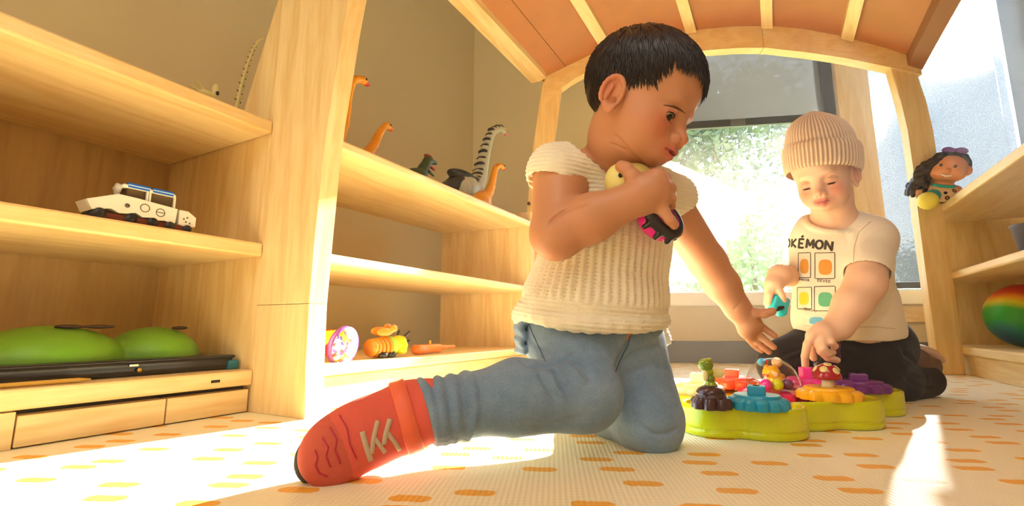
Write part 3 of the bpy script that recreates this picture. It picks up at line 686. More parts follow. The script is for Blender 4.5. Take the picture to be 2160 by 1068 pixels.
# ================================================================== CHILDREN
def orth(F, U):
    F = np.array(F, float); F /= np.linalg.norm(F); U = np.array(U, float); U -= F * (U @ F); U /= np.linalg.norm(U)
    q = np.array([1, 1, -1.0]); return F, U, np.cross(F * q, U * q) * q
class Head:
    """head frame in camera space; f forward, u up, r towards the head's own right; millimetres"""
    def __init__(s, c, F, U, sc=1.0, rs=1.0):
        s.c = np.array(c, float); s.F, s.U, s.R = orth(F, U); s.A = np.stack([s.F, s.U, s.R]); s.sc = sc; s.rs = rs
    def p(s, f, u, r): return s.c + (s.F * f + s.U * u + s.R * r * s.rs) * s.sc / 1000
    def e(s, c, r, k=8, op='add', rot=None):
        A = s.A if rot is None else rot
        return ell(s.p(*c), np.array([r[0], r[1], r[2] * s.rs]) * s.sc / 1000, A, k * s.sc / 1000, op)
    def cap(s, a, b, ra, rb=None, k=6, op='add'):
        rb = ra if rb is None else rb
        return cap(s.p(*a), s.p(*b), ra * s.sc / 1000, rb * s.sc / 1000, k * s.sc / 1000, op)
    def loc(s, V):
        q = (V - s.c) * 1000 / s.sc; return q @ s.F, q @ s.U, q @ s.R / s.rs
    def prims(s, slit=5.0, slitw=12.5, neck=40, ears=(1, -1), cheek=1.0, mouth_open=1.2, lid_drop=0.0):
        e, c = s.e, s.cap
        P = [e((-8, 22, 0), (72, 63, 66), 1), e((22, 16, 0), (52, 52, 59), 30), e((18, -36, 0), (52, 48, 53), 26)]
        for g in (1, -1):
            P += [e((40, -46, 29 * g), (26, 25, 24), 20), e((64, -6, 20 * g), (9, 6, 15), 12)]
        P += [e((57, -72, 0), (14, 12, 17), 16), e((30, -62, 0), (38, 22, 40), 18)]
        for g in (1, -1): P += [e((82, -25, 29 * g), (17, 12, 16), 14, 'cut')]
        # lids
        for g in (1, -1):
            P += [e((56.5, -27, 28.5 * g), (13.6, 13.2, 14.6), 5)]
            P += [e((70, -28.0 - lid_drop, 28.0 * g), (9, slit, slitw), 1.0, 'cut')]
            P += [c((67.5, -20.5 - lid_drop * .7, 18 * g), (69.6, -19.2 - lid_drop * .7, 28 * g), 1.8, 2.2, 3), c((69.6, -19.2 - lid_drop * .7, 28 * g), (64, -22.5 - lid_drop * .7, 39 * g), 2.2, 1.6, 3)]
        # nose
        P += [c((66, -14, 0), (76, -36, 0), 6, 7.5, 12), e((80.5, -43.0, 0), (9.5, 8.4, 9.2), 5)]
        for g in (1, -1):
            P += [e((76.5, -46.5, 9.6 * g), (7.8, 6.6, 5.8), 2.5), e((80, -52.5, 5.2 * g), (4.2, 3.6, 2.8), 1.5, 'cut')]
        # muzzle and lips
        P += [e((62, -58, 0), (16, 13, 22), 12)]
        P += [c((66, -62.5, 20), (77.5, -60.0, 6), 2.6, 4.6, 4), c((77.5, -60.0, 6), (77.5, -60.0, -6), 4.6, 4.6, 3), c((77.5, -60.0, -6), (66, -62.5, -20), 4.6, 2.6, 4)]
        P += [c((65.5, -65.5, 18), (75, -68.6, 0), 2.8, 5.4, 4), c((75, -68.6, 0), (65.5, -65.5, -18), 5.4, 2.8, 4)]
        if mouth_open > .4: P += [e((79, -63.7, 0), (7, mouth_open, 11), 1.2, 'cut'), e((71, -63.9, 0), (6, 0.7, 20), 1.0, 'cut')]
        P += [c((-7, -30, 0), (-13, -66, 0), neck, neck - 2, 18)]
        for g in ears:
            an = 0.45 * g
            Rm = np.stack([s.F * math.cos(an) + s.R * math.sin(an) * -1.0 * 1, s.U, s.R * math.cos(an) + s.F * math.sin(an)])
            def q(f, u, r): f, u = f * .84, u * .82; return (1 + f * math.cos(an), -31 + u, g * (63 + r) - f * math.sin(an))
            P += [e(q(-3, 0, 3), (12, 21, 3.2), 5, rot=Rm)]
            # helix rim
            an_ = np.linspace(-0.9, 3.9, 15); rim = [q(15.5 * math.cos(t) - 2, 3 + 24 * math.sin(t), 6.0) for t in an_]
            for a_, b_ in zip(rim[:-1], rim[1:]): P.append(c(a_, b_, 2.9, 2.9, 1.8))
            P += [e(q(3, -20, 4.5), (7.5, 7.5, 3.8), 5), e(q(1, 1, 8.5), (8.0, 14, 5.6), 2, 'cut'), e(q(5, -7, 8.0), (5.5, 7.0, 6.5), 3, 'cut')]
            P += [c(q(-8, -9, 4.5), q(-5, 10, 5), 2.2, 2.2, 2.0), e(q(12, -6, 4), (3.2, 4, 3.2), 2)]
        return P
    def paint(s, V, base, blush, lip, gap=.75):
        f, u, r = s.loc(V); col = np.tile(np.array(base, float), (len(V), 1))
        def g(c, rad): return np.exp(-(((f - c[0]) / rad[0]) ** 2 + ((u - c[1]) / rad[1]) ** 2 + ((r - c[2]) / rad[2]) ** 2))
        def mix(w, cc):
            nonlocal col; w = np.clip(w, 0, 1)[:, None]; col = col * (1 - w) + np.array(cc) * w
        for q in (1, -1):
            mix(0.75 * g((62, -44, 36 * q), (30, 17, 18)), blush); mix(0.6 * g((-12, -24, 72 * q), (22, 30, 14)), blush)
            mix(0.35 * g((66, -28, 28 * q), (12, 10, 15)), np.array(blush) * 0.8)
        mix(0.4 * g((82, -46, 0), (14, 12, 13)), blush)
        mix(1.1 * g((76, -60.8, 0), (13, 3.6, 17)) ** 0.8 * (f > 58), lip); mix(1.2 * g((73.5, -67.0, 0), (13, 4.8, 16)) ** 0.8 * (f > 58), lip)
        mix((np.abs(u + 63.8) < 1.6) * (np.abs(r) < 18) * (f > 58) * gap, np.array(lip) * 0.35)
        return col
    def eyes(s, parent, iris, gaze):
        for g in (1, -1):
            c = s.p(56.5, -27, 28.5 * g); R = 0.0119 * s.sc; G = s.F * gaze[0] + s.U * gaze[1] + s.R * gaze[2]; G = G / np.linalg.norm(G)
            bm = bmesh.new(); bmesh.ops.create_uvsphere(bm, u_segments=40, v_segments=40, radius=R)
            me = bpy.data.meshes.new('eye'); bm.to_mesh(me); bm.free()
            V = np.array([v.co[:] for v in me.vertices]); D = V / R
            Gw = G[0] * CR + G[1] * CU + G[2] * CF
            a = np.degrees(np.arccos(np.clip(D @ Gw, -1, 1))); col = np.tile(np.array([0.62, 0.56, 0.50]), (len(V), 1))
            col[a < 36] = np.array(iris) * 0.3; col[a < 32] = np.array(iris) * .6; col[a < 17] = (0.004, 0.003, 0.003)
            at = me.color_attributes.new('Col', 'FLOAT_COLOR', 'POINT'); cc = np.ones((len(V), 4), np.float32); cc[:, :3] = col; at.data.foreach_set('color', cc.ravel())
            V = V + c2w(c); me.vertices.foreach_set('co', V.astype(np.float32).ravel()); me.polygons.foreach_set('use_smooth', np.ones(len(me.polygons), bool))
            link_mesh('eye', me, M['eye'], parent)
def finger(pts, r, k=0.0028, k0=0.006):
    pts = [np.array(p) for p in pts]; n = len(pts); rs = [r * (1 - 0.2 * i / (n - 1)) for i in range(n)]
    return chain(pts, rs, k, k0=k0)
def dens(pts, n):
    """smooth resample of a polyline"""
    P = np.array(pts, float); t = np.linspace(0, len(P) - 1, n); i = np.clip(t.astype(int), 0, len(P) - 2); f = (t - i)[:, None]
    g = lambda j: P[np.clip(j, 0, len(P) - 1)]
    p0, p1, p2, p3 = g(i - 1), g(i), g(i + 1), g(i + 2)
    return 0.5 * (2 * p1 + (p2 - p0) * f + (2 * p0 - 5 * p1 + 4 * p2 - p3) * f ** 2 + (3 * p1 - p0 - 3 * p2 + p3) * f ** 3)

# ------------------------------------------------------------------ GIRL
girl = thing('person', 'kneeling toddler with short dark hair in cream knit top, grey-blue trousers and coral shoes', 'person', tuple(on(1300, 940, 2, 0)))
GH = Head((0.1705, 0.2105, 0.636), (0.745, -0.375, -0.55), (0.415, 0.905, -0.05), 0.98)
SH = np.array([0.88, -0.10, 0.45]); SH /= np.linalg.norm(SH); FR = np.array([0.46, 0.0, -0.89]); FR -= SH * (FR @ SH); FR /= np.linalg.norm(FR); UPA = np.cross(SH, FR); UPA *= np.sign(UPA[1]); TA = np.stack([SH, UPA, FR])
def girl_body():
    P = [ell(J(1290, 445, .715), (.090, .095, .066), TA, .001), ell(J(1270, 570, .718), (.088, .10, .072), TA, .05), ell(J(1245, 690, .725), (.092, .075, .078), TA, .05)]
    P += [cap(J(1296, 352, .690), J(1195, 374, .672), .028, .033, .03), cap(J(1292, 345, .695), J(1400, 412, .762), .030, .033, .03)]
    P += [cap(GH.p(-10, -48, 0), J(1308, 345, .690), .031, .038, .02)]
    P += GH.prims(slit=5.0, slitw=13.0, neck=31, ears=(1, -1), mouth_open=2.2, lid_drop=1.6)
    # near (right) arm
    S, E, W = J(1180, 372, .662), J(1172, 494, .612), J(1343, 418, .590)
    P += [cap(S, E, .0365, .0315, .02), cap(E, E * .55 + W * .45, .0325, .0300, .010), cap(E * .55 + W * .45, W, .0300, .0215, .012)]
    P += [ell(J(1178, 508, .606), (.024, .020, .022), None, .012)]
    # near hand: back towards us, fingers curled over the toys
    P += [ell(J(1372, 405, .588), (.0235, .0265, .0125), orth([.85, .25, .1], [-.25, .9, 0])[0:2] + (np.array([0, 0, 1.0]),) if False else None, .012)]
    P += [cap(W, J(1372, 402, .588), .0195, .0180, .010), cap(J(1352, 402, .588), J(1388, 375, .587), .0125, .0095, .010), cap(J(1362, 425, .590), J(1390, 432, .589), .0120, .0090, .010)]
    P += finger([J(1386, 372, .586), J(1402, 378, .598), J(1404, 396, .620), J(1385, 402, .632)], .0083)
    P += finger([J(1396, 392, .585), J(1413, 398, .598), J(1414, 414, .615), J(1396, 418, .626)], .0083)
    P += finger([J(1396, 412, .586), J(1413, 420, .594), J(1413, 434, .606), J(1400, 440, .616)], .0080)
    P += finger([J(1388, 432, .588), J(1402, 449, .583), J(1413, 464, .581), J(1422, 475, .583)], .0073)
    P += finger([J(1352, 398, .588), J(1334, 372, .586), J(1321, 357, .588), J(1311, 352, .592)], .0100)
    # far (left) arm reaching to the toy
    S, E, W = J(1398, 415, .765), J(1492, 552, .795), J(1555, 650, .800)
    P += [cap(S, E, .036, .0295, .02), cap(E, E * .5 + W * .5, .0300, .0275, .010), cap(E * .5 + W * .5, W, .0275, .0205, .010)]
    d = .80
    P += [cap(W, J(1578, 680, d), .0195, .0190, .010), ell(J(1581, 688, d), (.0180, .0225, .0115), None, .010), cap(J(1581, 678, d), J(1593, 684, d), .012, .008, .008), cap(J(1574, 698, d), J(1583, 710, d + .004), .011, .008, .008)]
    P += finger([J(1574, 668, d - .006), J(1592, 661, d - .014), J(1612, 662, d - .018), J(1629, 657, d - .020)], .0082)
    P += finger([J(1595, 682, d), J(1610, 692, d), J(1623, 701, d - .004), J(1634, 709, d - .006)], .0062, .0015, .005)
    P += finger([J(1592, 699, d), J(1607, 712, d - .003), J(1620, 723, d - .008), J(1632, 733, d - .012)], .0062, .0015, .004)
    P += finger([J(1586, 709, d + .004), J(1599, 723, d + .004), J(1610, 733, d + .002), J(1622, 743, d)], .0058, .0015, .004)
    P += finger([J(1579, 716, d + .010), J(1589, 727, d + .012), J(1598, 735, d + .012), J(1607, 741, d + .010)], .0052, .0015, .004)
    # legs inside the trousers
    P += [cap(J(1195, 700, .70), J(1228, 832, .622), .045, .036, .03), cap(J(1228, 832, .622), J(1060, 845, .595), .036, .033, .01), cap(J(1060, 845, .595), J(905, 868, .566), .032, .023, .01)]
    P += [cap(J(1300, 710, .745), J(1365, 880, .672), .040, .036, .03), cap(J(1365, 880, .672), J(1255, 888, .80), .036, .026, .01)]
    P += [cap(J(905, 868, .566), J(800, 905, .545), .022, .018, .01)]
    X = axis((-.165, .035, .0035), (.035, .275, .00125), (.275, .36, .003), (.36, .455, .0016))
    Y = axis((-.285, -.185, .0035), (-.185, -.085, .0016), (-.085, .045, .0025), (.045, .085, .0016), (.085, .315, .00125))
    Z = axis((.515, .56, .003), (.56, .70, .00135), (.70, .77, .003), (.77, .83, .0016), (.83, .87, .004))
    base = srgb(206, 144, 104)
    def paint(V):
        col = GH.paint(V, base, srgb(214, 112, 78), srgb(206, 92, 84))
        f, u, r = GH.loc(V)
        # skin under the hair is dark
        w = ((u > 36) & (f < 36)) | ((u > 38)) | ((f < -30) & (u > -46)) | ((f < -14) & (u > 2))
        w &= (np.abs(f) < 110) & (u > -60) & (np.abs(r) < 70.5)
        col[w] = srgb(40, 27, 26)
        return col
    NL = [([(1296, 284), (1318, 308), (1342, 334), (1364, 352)], 3.5, -.0028), ([(1284, 302), (1316, 316), (1340, 334)], 3, -.002), ([(1240, 428), (1204, 438), (1174, 456), (1157, 476)], 4, -.0035), ([(1546, 655), (1556, 646), (1564, 638)], 2, -.001)]
    return sculpt('body', P, .002, M['skin'], girl, camspace=True, cols=paint, grid=(X, Y, Z), disp=lambda V, nr: px_crease(V, nr, NL))
girl_body()
GH.eyes(girl, srgb(60, 36, 22), (.80, -.42, .10))
GB = bvh_of(['body'])
M['brow'] = plain('brow_hair', srgb(112, 70, 46), 0.8)
M['lash'] = plain('lash', srgb(24, 16, 14), 0.6)
strips('eyebrow', GB, [([(1399, 222), (1410, 223), (1424, 226), (1436, 232), (1446, 240)], [.0004, .0020, .0030, .0022, .0004])], M['brow'], girl, .0002, .0005)
def arc(H, g, slit, slitw, drop, low=1):
    o = []
    for r in np.linspace(28 - slitw * .93, 28 + slitw * .93, 11):
        u = -28 - drop + low * slit * math.sqrt(max(0, 1 - ((r - 28) / slitw) ** 2))
        f = 56.5 + 13.6 * math.sqrt(max(.15, 1 - ((u + 27) / 13.2) ** 2 - ((r - 28.5) / 14.6) ** 2)); o.append(H.p(f + .3, u, g * r))
    return o
def lashes(H, g, parent, slit, slitw, drop, rad, mat):
    V, F = tube_np(c2w(np.array(arc(H, g, slit, slitw, drop))), [rad * .3, rad * .6] + [rad] * 7 + [rad * .7, rad * .3], 6); quads_mesh('eyelash', V, F, mat, parent)
for g in (1, -1): lashes(GH, g, girl, 5.0, 13.0, 1.6, .0009, M['lash'])

# hair: a dark cap under combed locks
M['hair'] = plain('dark_brown_hair', srgb(30, 19, 18), 0.34, spec=0.4)
def hair_girl():
    e = GH.e
    P = [e((-10, 23, 0), (74.5, 65, 69), 1), e((17, 20, 0), (60, 54, 62), 24), e((-30, -12, 0), (34, 38, 50), 20)]
    def cut(f, u, r, n): # n in head frame, removes that side
        return half(GH.p(f, u, r), GH.F * n[0] + GH.U * n[1] + GH.R * n[2], .006)
    P += [cut(66, 46, 0, (.70, -.72, 0)), cut(-18, 0, 0, (.62, -.78, 0)), cut(-50, -46, 0, (0, -1, 0))]
    return sculpt('hair', P, .0022, M['hair'], girl, camspace=True)
hair_girl()
def locks(name, H, roots, dirs, lens, width, mat, parent, surf, lift=3.0, droop=0.0, nseg=7, seed=1, jit=.25, curl=0.0):
    """tapered hair locks combed along the head; surf(p)->(projected point, normal) in head mm"""
    r = np.random.default_rng(seed); V, F = [], []
    for p, d, L in zip(roots, dirs, lens):
        d = d + r.normal(size=3) * jit; p = p.copy(); ph = r.uniform(0, 6.28); w = width * r.uniform(.6, 1.3); off = r.uniform(.3, 1.0) * lift; base = len(V)
        for i in range(nseg):
            t = i / (nseg - 1); q, n = surf(p); q = q + n * (1.0 + off * (0.35 + 0.9 * t))
            d = d - n * (d @ n); d = d / (np.linalg.norm(d) + 1e-9); b = np.cross(d, n); ww = w * (1 - t ** 1.6) + 0.12
            q = q + b * math.sin(ph + t * 3.0) * curl * t
            V += [q - b * ww - n * .5, q + n * ww * .55, q + b * ww - n * .5]
            if i:
                a = base + (i - 1) * 3; c_ = base + i * 3; F += [(a, a + 1, c_ + 1, c_), (a + 1, a + 2, c_ + 2, c_ + 1)]
            p = p + d * L / (nseg - 1); d = d + np.array([0, -droop, 0]) / nseg
    V = np.array(V); Vc = H.c + (V[:, :1] * H.F + V[:, 1:2] * H.U + V[:, 2:] * H.R * H.rs) * H.sc / 1000
    me = mesh_np(name, c2w(Vc), np.array(F), True); o = link_mesh(name, me, mat, parent); o['kind'] = 'stuff'; return o
def surf_head(c, rad):
    c = np.array(c, float); rad = np.array(rad, float)
    def f(p):
        q = (p - c) / rad; l = np.linalg.norm(q) + 1e-9; s = c + (p - c) / l; n = (s - c) / rad ** 2; return s, n / np.linalg.norm(n)
    return f
def girl_locks():
    r = np.random.default_rng(5); n = 8500
    D = r.normal(size=(n * 2, 3)); D /= np.linalg.norm(D, axis=1, keepdims=True); c = np.array([-2., 21, 0]); R = np.array([79., 66, 69.])
    P = c + D * R; f, u, rr = P.T
    ok = (u > 46) | ((f < 44) & (u > 38)) | ((f < 34) & (u > 28)) | ((f < 30) & (u > 14)) | ((f < -16) & (u > -8)) | ((f < -26) & (u > -44))
    ok &= ~((f > -28) & (f < 14) & (u < 24) & (np.abs(rr) > 40))
    P = P[ok][:n]; crown = np.array([-52., 78, 4])
    d = P - crown; d[:, 0] += 14 * (P[:, 0] > 0); d[:, 1] -= 22 * (np.abs(P[:, 2]) > 35); d /= np.linalg.norm(d, axis=1, keepdims=True)
    L = r.uniform(26, 46, len(P)); L = np.where(P[:, 0] < -30, L * .75, L); L = np.where(P[:, 0] > 30, L * .62, L)
    locks('hair_locks', GH, P, d, L, 2.1, M['hair'], girl, surf_head(c, R), 4.6, .35, 8, 3, .13, 2.5)
    # fringe over the brow and sideburn wisps
    rt, dr, ln = [], [], []
    for q in np.linspace(-44, 52, 260):
        rt.append([62 + r.uniform(-10, 6), 46 + r.uniform(-8, 10), q]); dr.append([.55, -.9, .12 * np.sign(q) + r.normal() * .16]); ln.append(r.uniform(7, 14) + 14 * (-34 < q < -8) * r.random() + 10 * (q > 34))
    for q in range(110):
        rt.append([22 + r.uniform(-14, 24), 18 + r.uniform(-4, 22), 62]); dr.append([.30, -1, 0]); ln.append(r.uniform(14, 30))
    for q in range(60):
        rt.append([8 + r.uniform(-4, 10), 0 + r.uniform(-2, 14), 64]); dr.append([.18, -1, 0]); ln.append(r.uniform(14, 30))
    locks('fringe', GH, np.array(rt, float), np.array(dr, float), np.array(ln, float), 1.5, M['hair'], girl, surf_head((-2., 20, 0), (79.5, 66, 69.)), 4.0, .3, 7, 9, .18, 1.6)
girl_locks()

# knitted top
HEMC = J(1250, 668, .716)
def knit_mat(name, col, shadow):
    mt, nt, b = _mk(name); a = N(nt, 'ShaderNodeAttribute'); a.attribute_name = 'Col'; nt.links.new(a.outputs['Color'], b.inputs['Base Color'])
    b.inputs['Roughness'].default_value = 0.9; b.inputs['Sheen Weight'].default_value = 0.5; b.inputs['Sheen Roughness'].default_value = 0.4
    b.inputs['Subsurface Weight'].default_value = 0.12; b.inputs['Subsurface Radius'].default_value = (1, .8, .5); b.inputs['Subsurface Scale'].default_value = .006
    tc = N(nt, 'ShaderNodeTexCoord'); nz = N(nt, 'ShaderNodeTexNoise'); nz.inputs['Scale'].default_value = 700; nz.inputs['Detail'].default_value = 4
    bp = N(nt, 'ShaderNodeBump'); bp.inputs['Strength'].default_value = .5; bp.inputs['Distance'].default_value = .0015
    nt.links.new(tc.outputs['Object'], nz.inputs['Vector']); nt.links.new(nz.outputs['Fac'], bp.inputs['Height']); nt.links.new(bp.outputs[0], b.inputs['Normal']); return mt
M['knit'] = knit_mat('cream_wool', None, None)
def knit_coords(V):
    q = V - HEMC; a = np.arctan2(q @ SH, q @ FR); return a, q @ UPA
def knit_disp(V, nr):
    a, h = knit_coords(V); body = np.clip((h - .022) / .008, 0, 1) * np.clip((.175 - h) / .02, 0, 1)
    rib = a * 0.105 / 0.0125          # one rib each 12.5 mm
    fr = rib - np.floor(rib); purl = np.exp(-((fr - .5) / .16) ** 2)
    row = np.sin(h / .0052 * 2 * np.pi); st = np.sin(a * .105 / .0042 * 2 * np.pi)
    d1 = 0.0015 * np.cos(2 * np.pi * rib) + purl * (0.0007 * row) + 0.00035 * np.sin(h / .0042 * 6.283 + np.abs(((rib * 2) % 1) - .5) * 6)
    q = V @ UPA; w = V @ SH
    garter = 0.0011 * np.sin(w / .0066 * 6.283) * np.sin(q / .0058 * 6.283 + np.floor(w / .0033) * 3.14159)
    fuzz = noise3(V, 260, 3) * .0004
    return body * d1 + (1 - body) * garter + fuzz
def knit_col(V):
    a, h = knit_coords(V); rib = a * 0.105 / 0.0125; fr = rib - np.floor(rib); body = np.clip((h - .022) / .008, 0, 1) * np.clip((.175 - h) / .02, 0, 1)
    hole = np.exp(-((fr - .5) / .10) ** 2) * (np.sin(h / .0052 * 2 * np.pi) < -.35) * body
    c = np.array(srgb(252, 240, 214)); d = np.array(srgb(206, 178, 130)); n = noise3(V, 70, 5)[:, None] * .03  # darker tint stands in for shade inside the stitch holes
    return c * (1 - .6 * hole[:, None]) + d * (.6 * hole[:, None]) + n
def girl_top():
    P = [ell(J(1290, 445, .715), (.098, .112, .073), TA, .001), ell(J(1270, 565, .716), (.098, .10, .082), TA, .05), ell(J(1252, 640, .716), (.108, .055, .092), TA, .04)]
    P += [half(J(1250, 664, .716), -UPA, .004)]
    ring = [HEMC + SH * .107 * math.cos(t) + FR * .090 * math.sin(t) + UPA * (.004 * math.sin(2 * t) + .001) for t in np.linspace(0, 2 * math.pi, 33)]
    P += chain(ring, .0125, .004, k0=.012)
    # flounce over the hip on the left
    P += [cap(J(1098, 668, .685), J(1140, 640, .66), .0125, .0135, .015), cap(J(1385, 690, .745), J(1400, 716, .755), .014, .012, .012)]
    # shoulder straps / cap sleeves
    S, E = J(1180, 372, .662), J(1172, 494, .612); ad = (E - S) / np.linalg.norm(E - S)
    P += [cap(J(1215, 350, .668), J(1176, 366, .661), .0360, .0440, .02), cap(J(1390, 402, .752), J(1412, 420, .765), .036, .043, .02)]
    arm_cut = cap(S + ad * .026 + np.array([-.012, -.004, 0]), E + ad * .05, .0375, .0385, .003, 'cut')
    P += [arm_cut]
    P += [cap(J(1398, 415, .765) + (J(1492, 552, .795) - J(1398, 415, .765)) * .28, J(1492, 552, .795), .038, .034, .003, 'cut')]
    # neckline
    nk = np.stack([np.array([.94, -.30, .15]), np.array([.30, .95, .0]), np.array([0, 0, 1.0])])
    P += [ell(J(1270, 318, .674), (.056, .031, .075), nk, .005, 'cut')]
    P += [ell(J(1322, 335, .660), (.048, .036, .075), nk, .005, 'cut'), cap(J(1292, 330, .69), J(1310, 250, .66), .047, .05, .005, 'cut'), ell(J(1345, 365, .665), (.050, .028, .055), nk, .006, 'cut')]
    return sculpt('knit_top', P, .0016, M['knit'], girl, camspace=True, disp=knit_disp, cols=knit_col)
girl_top()

# trousers
def cloth_mat(name, c1, c2, scale=900, rough=.85, bump=.4, sheen=.2):
    mt, nt, b = _mk(name); tc = N(nt, 'ShaderNodeTexCoord'); n1 = N(nt, 'ShaderNodeTexNoise'); n1.inputs['Scale'].default_value = scale; n1.inputs['Detail'].default_value = 2
    n2 = N(nt, 'ShaderNodeTexNoise'); n2.inputs['Scale'].default_value = 18; n2.inputs['Detail'].default_value = 6; n2.inputs['Roughness'].default_value = .7
    nt.links.new(tc.outputs['Object'], n1.inputs['Vector']); nt.links.new(tc.outputs['Object'], n2.inputs['Vector'])
    ad = N(nt, 'ShaderNodeMath', operation='MULTIPLY_ADD'); ad.inputs[1].default_value = .45; nt.links.new(n1.outputs['Fac'], ad.inputs[0]); 
    sc_ = N(nt, 'ShaderNodeMath', operation='MULTIPLY'); sc_.inputs[1].default_value = .55; nt.links.new(n2.outputs['Fac'], sc_.inputs[0]); nt.links.new(sc_.outputs[0], ad.inputs[2])
    rp = N(nt, 'ShaderNodeValToRGB'); rp.color_ramp.elements[0].position = .36; rp.color_ramp.elements[1].position = .64; rp.color_ramp.elements[0].color = (*c1, 1); rp.color_ramp.elements[1].color = (*c2, 1)
    nt.links.new(ad.outputs[0], rp.inputs[0]); nt.links.new(rp.outputs[0], b.inputs['Base Color']); b.inputs['Roughness'].default_value = rough; b.inputs['Sheen Weight'].default_value = sheen; b.inputs['Specular IOR Level'].default_value = .2
    bp = N(nt, 'ShaderNodeBump'); bp.inputs['Strength'].default_value = bump; bp.inputs['Distance'].default_value = .0006; nt.links.new(n1.outputs['Fac'], bp.inputs['Height']); nt.links.new(bp.outputs[0], b.inputs['Normal']); return mt
M['blue_cloth'] = cloth_mat('washed_blue_jersey', srgb(104, 130, 160), srgb(142, 164, 188))
def crease(px, d, r=.004, k=.012, op='cut'):
    pts = [J(x, y, d if np.isscalar(d) else d[i]) for i, (x, y) in enumerate(px)]
    return chain(dens(pts, 3 * len(pts)), r, k, op)
def girl_trousers():
    HR, KR, AR_ = J(1190, 700, .705), J(1232, 832, .622), J(912, 868, .567)
    HL, KL, AL_ = J(1305, 708, .742), J(1366, 884, .668), J(1262, 890, .80)
    P = [ell(J(1250, 700, .728), (.104, .070, .092), TA, .001), ell(J(1300, 730, .715), (.050, .05, .05), TA, .03)]
    P += [cap(HR, KR, .064, .0475, .03), cap(KR, J(1090, 838, .60), .0465, .0455, .012), cap(J(1090, 838, .60), J(960, 860, .576), .0450, .0370, .012), cap(J(960, 860, .576), AR_, .0370, .0355, .006)]
    P += [cap(HL, KL, .062, .0505, .025), cap(KL, AL_, .046, .036, .012)]
    P += [half(AR_ + np.array([-.004, -.004, 0]), J(840, 890, .555) - J(960, 860, .576), .004)]
    # cuff folds
    ax_ = (AR_ - J(990, 855, .582)); ax_ /= np.linalg.norm(ax_); u = np.cross(ax_, [0, 0, 1.0]); u /= np.linalg.norm(u); v = np.cross(ax_, u)
    for t, rr, dr in ((.004, .036, .0036), (-.011, .0368, .0034), (-.024, .0372, .003), (-.040, .0385, .0025)):
        c0 = AR_ + ax_ * t; tilt = .12 + .08 * math.sin(t * 300)
        P += chain([c0 + (u * math.cos(a) + v * math.sin(a)) * rr + ax_ * tilt * rr * math.cos(a + t * 90) for a in np.linspace(0, 2 * math.pi, 25)], dr, .006)
    # behind-the-knee folds and crotch creases
    # frayed pocket ruffle at the hip
    for i in range(9): P.append(cap(J(1092 + 3 * math.sin(i * 2.1), 676 + i * 8, .690 - .004 * (i % 2)), J(1104 + 5 * math.cos(i * 1.7), 680 + i * 8, .668), .0045, .0035, .004))
    L = [([(1330, 668), (1331, 700), (1324, 730), (1308, 760), (1299, 790)], 6, -.005), ([(1312, 772), (1345, 742), (1395, 722)], 6, -.003), ([(1328, 792), (1370, 772), (1420, 782)], 7, -.0025), ([(1335, 880), (1370, 912), (1410, 916), (1438, 900)], 6, -.003),
         ([(1085, 748), (1118, 770), (1160, 768), (1196, 752), (1216, 748)], 6, -.0045), ([(1168, 776), (1178, 800), (1198, 822)], 5, -.0045), ([(1200, 756), (1230, 774), (1250, 806)], 5, -.0045), ([(1138, 788), (1150, 812), (1172, 842)], 5, -.0035), ([(1160, 790), (1174, 820), (1192, 840)], 5, .0035), ([(1188, 764), (1216, 788), (1234, 816)], 6, .0045), ([(1105, 676), (1120, 720), (1160, 748)], 5, -.003), ([(1120, 660), (1180, 690), (1260, 690)], 9, -.0015), ([(1225, 880), (1160, 898), (1090, 900)], 8, -.002)]
    def disp(V, nr): return noise3(V, 22, 1) * .0022 + noise3(V, 60, 2) * .0008 + px_crease(V, nr, L)
    return sculpt('trousers', P, .0020, M['blue_cloth'], girl, camspace=True, disp=disp)
girl_trousers()
GT = bvh_of(['trousers'])
M['seam'] = plain('trouser_seam', srgb(70, 86, 104), .9)
strips('seam', GT, [([(1330, 668), (1331, 700), (1324, 730), (1308, 760), (1298, 785)], [.0012]), ([(1110, 668), (1122, 700), (1138, 735), (1150, 762)], [.0012])], M['seam'], girl, .0002, .0005)

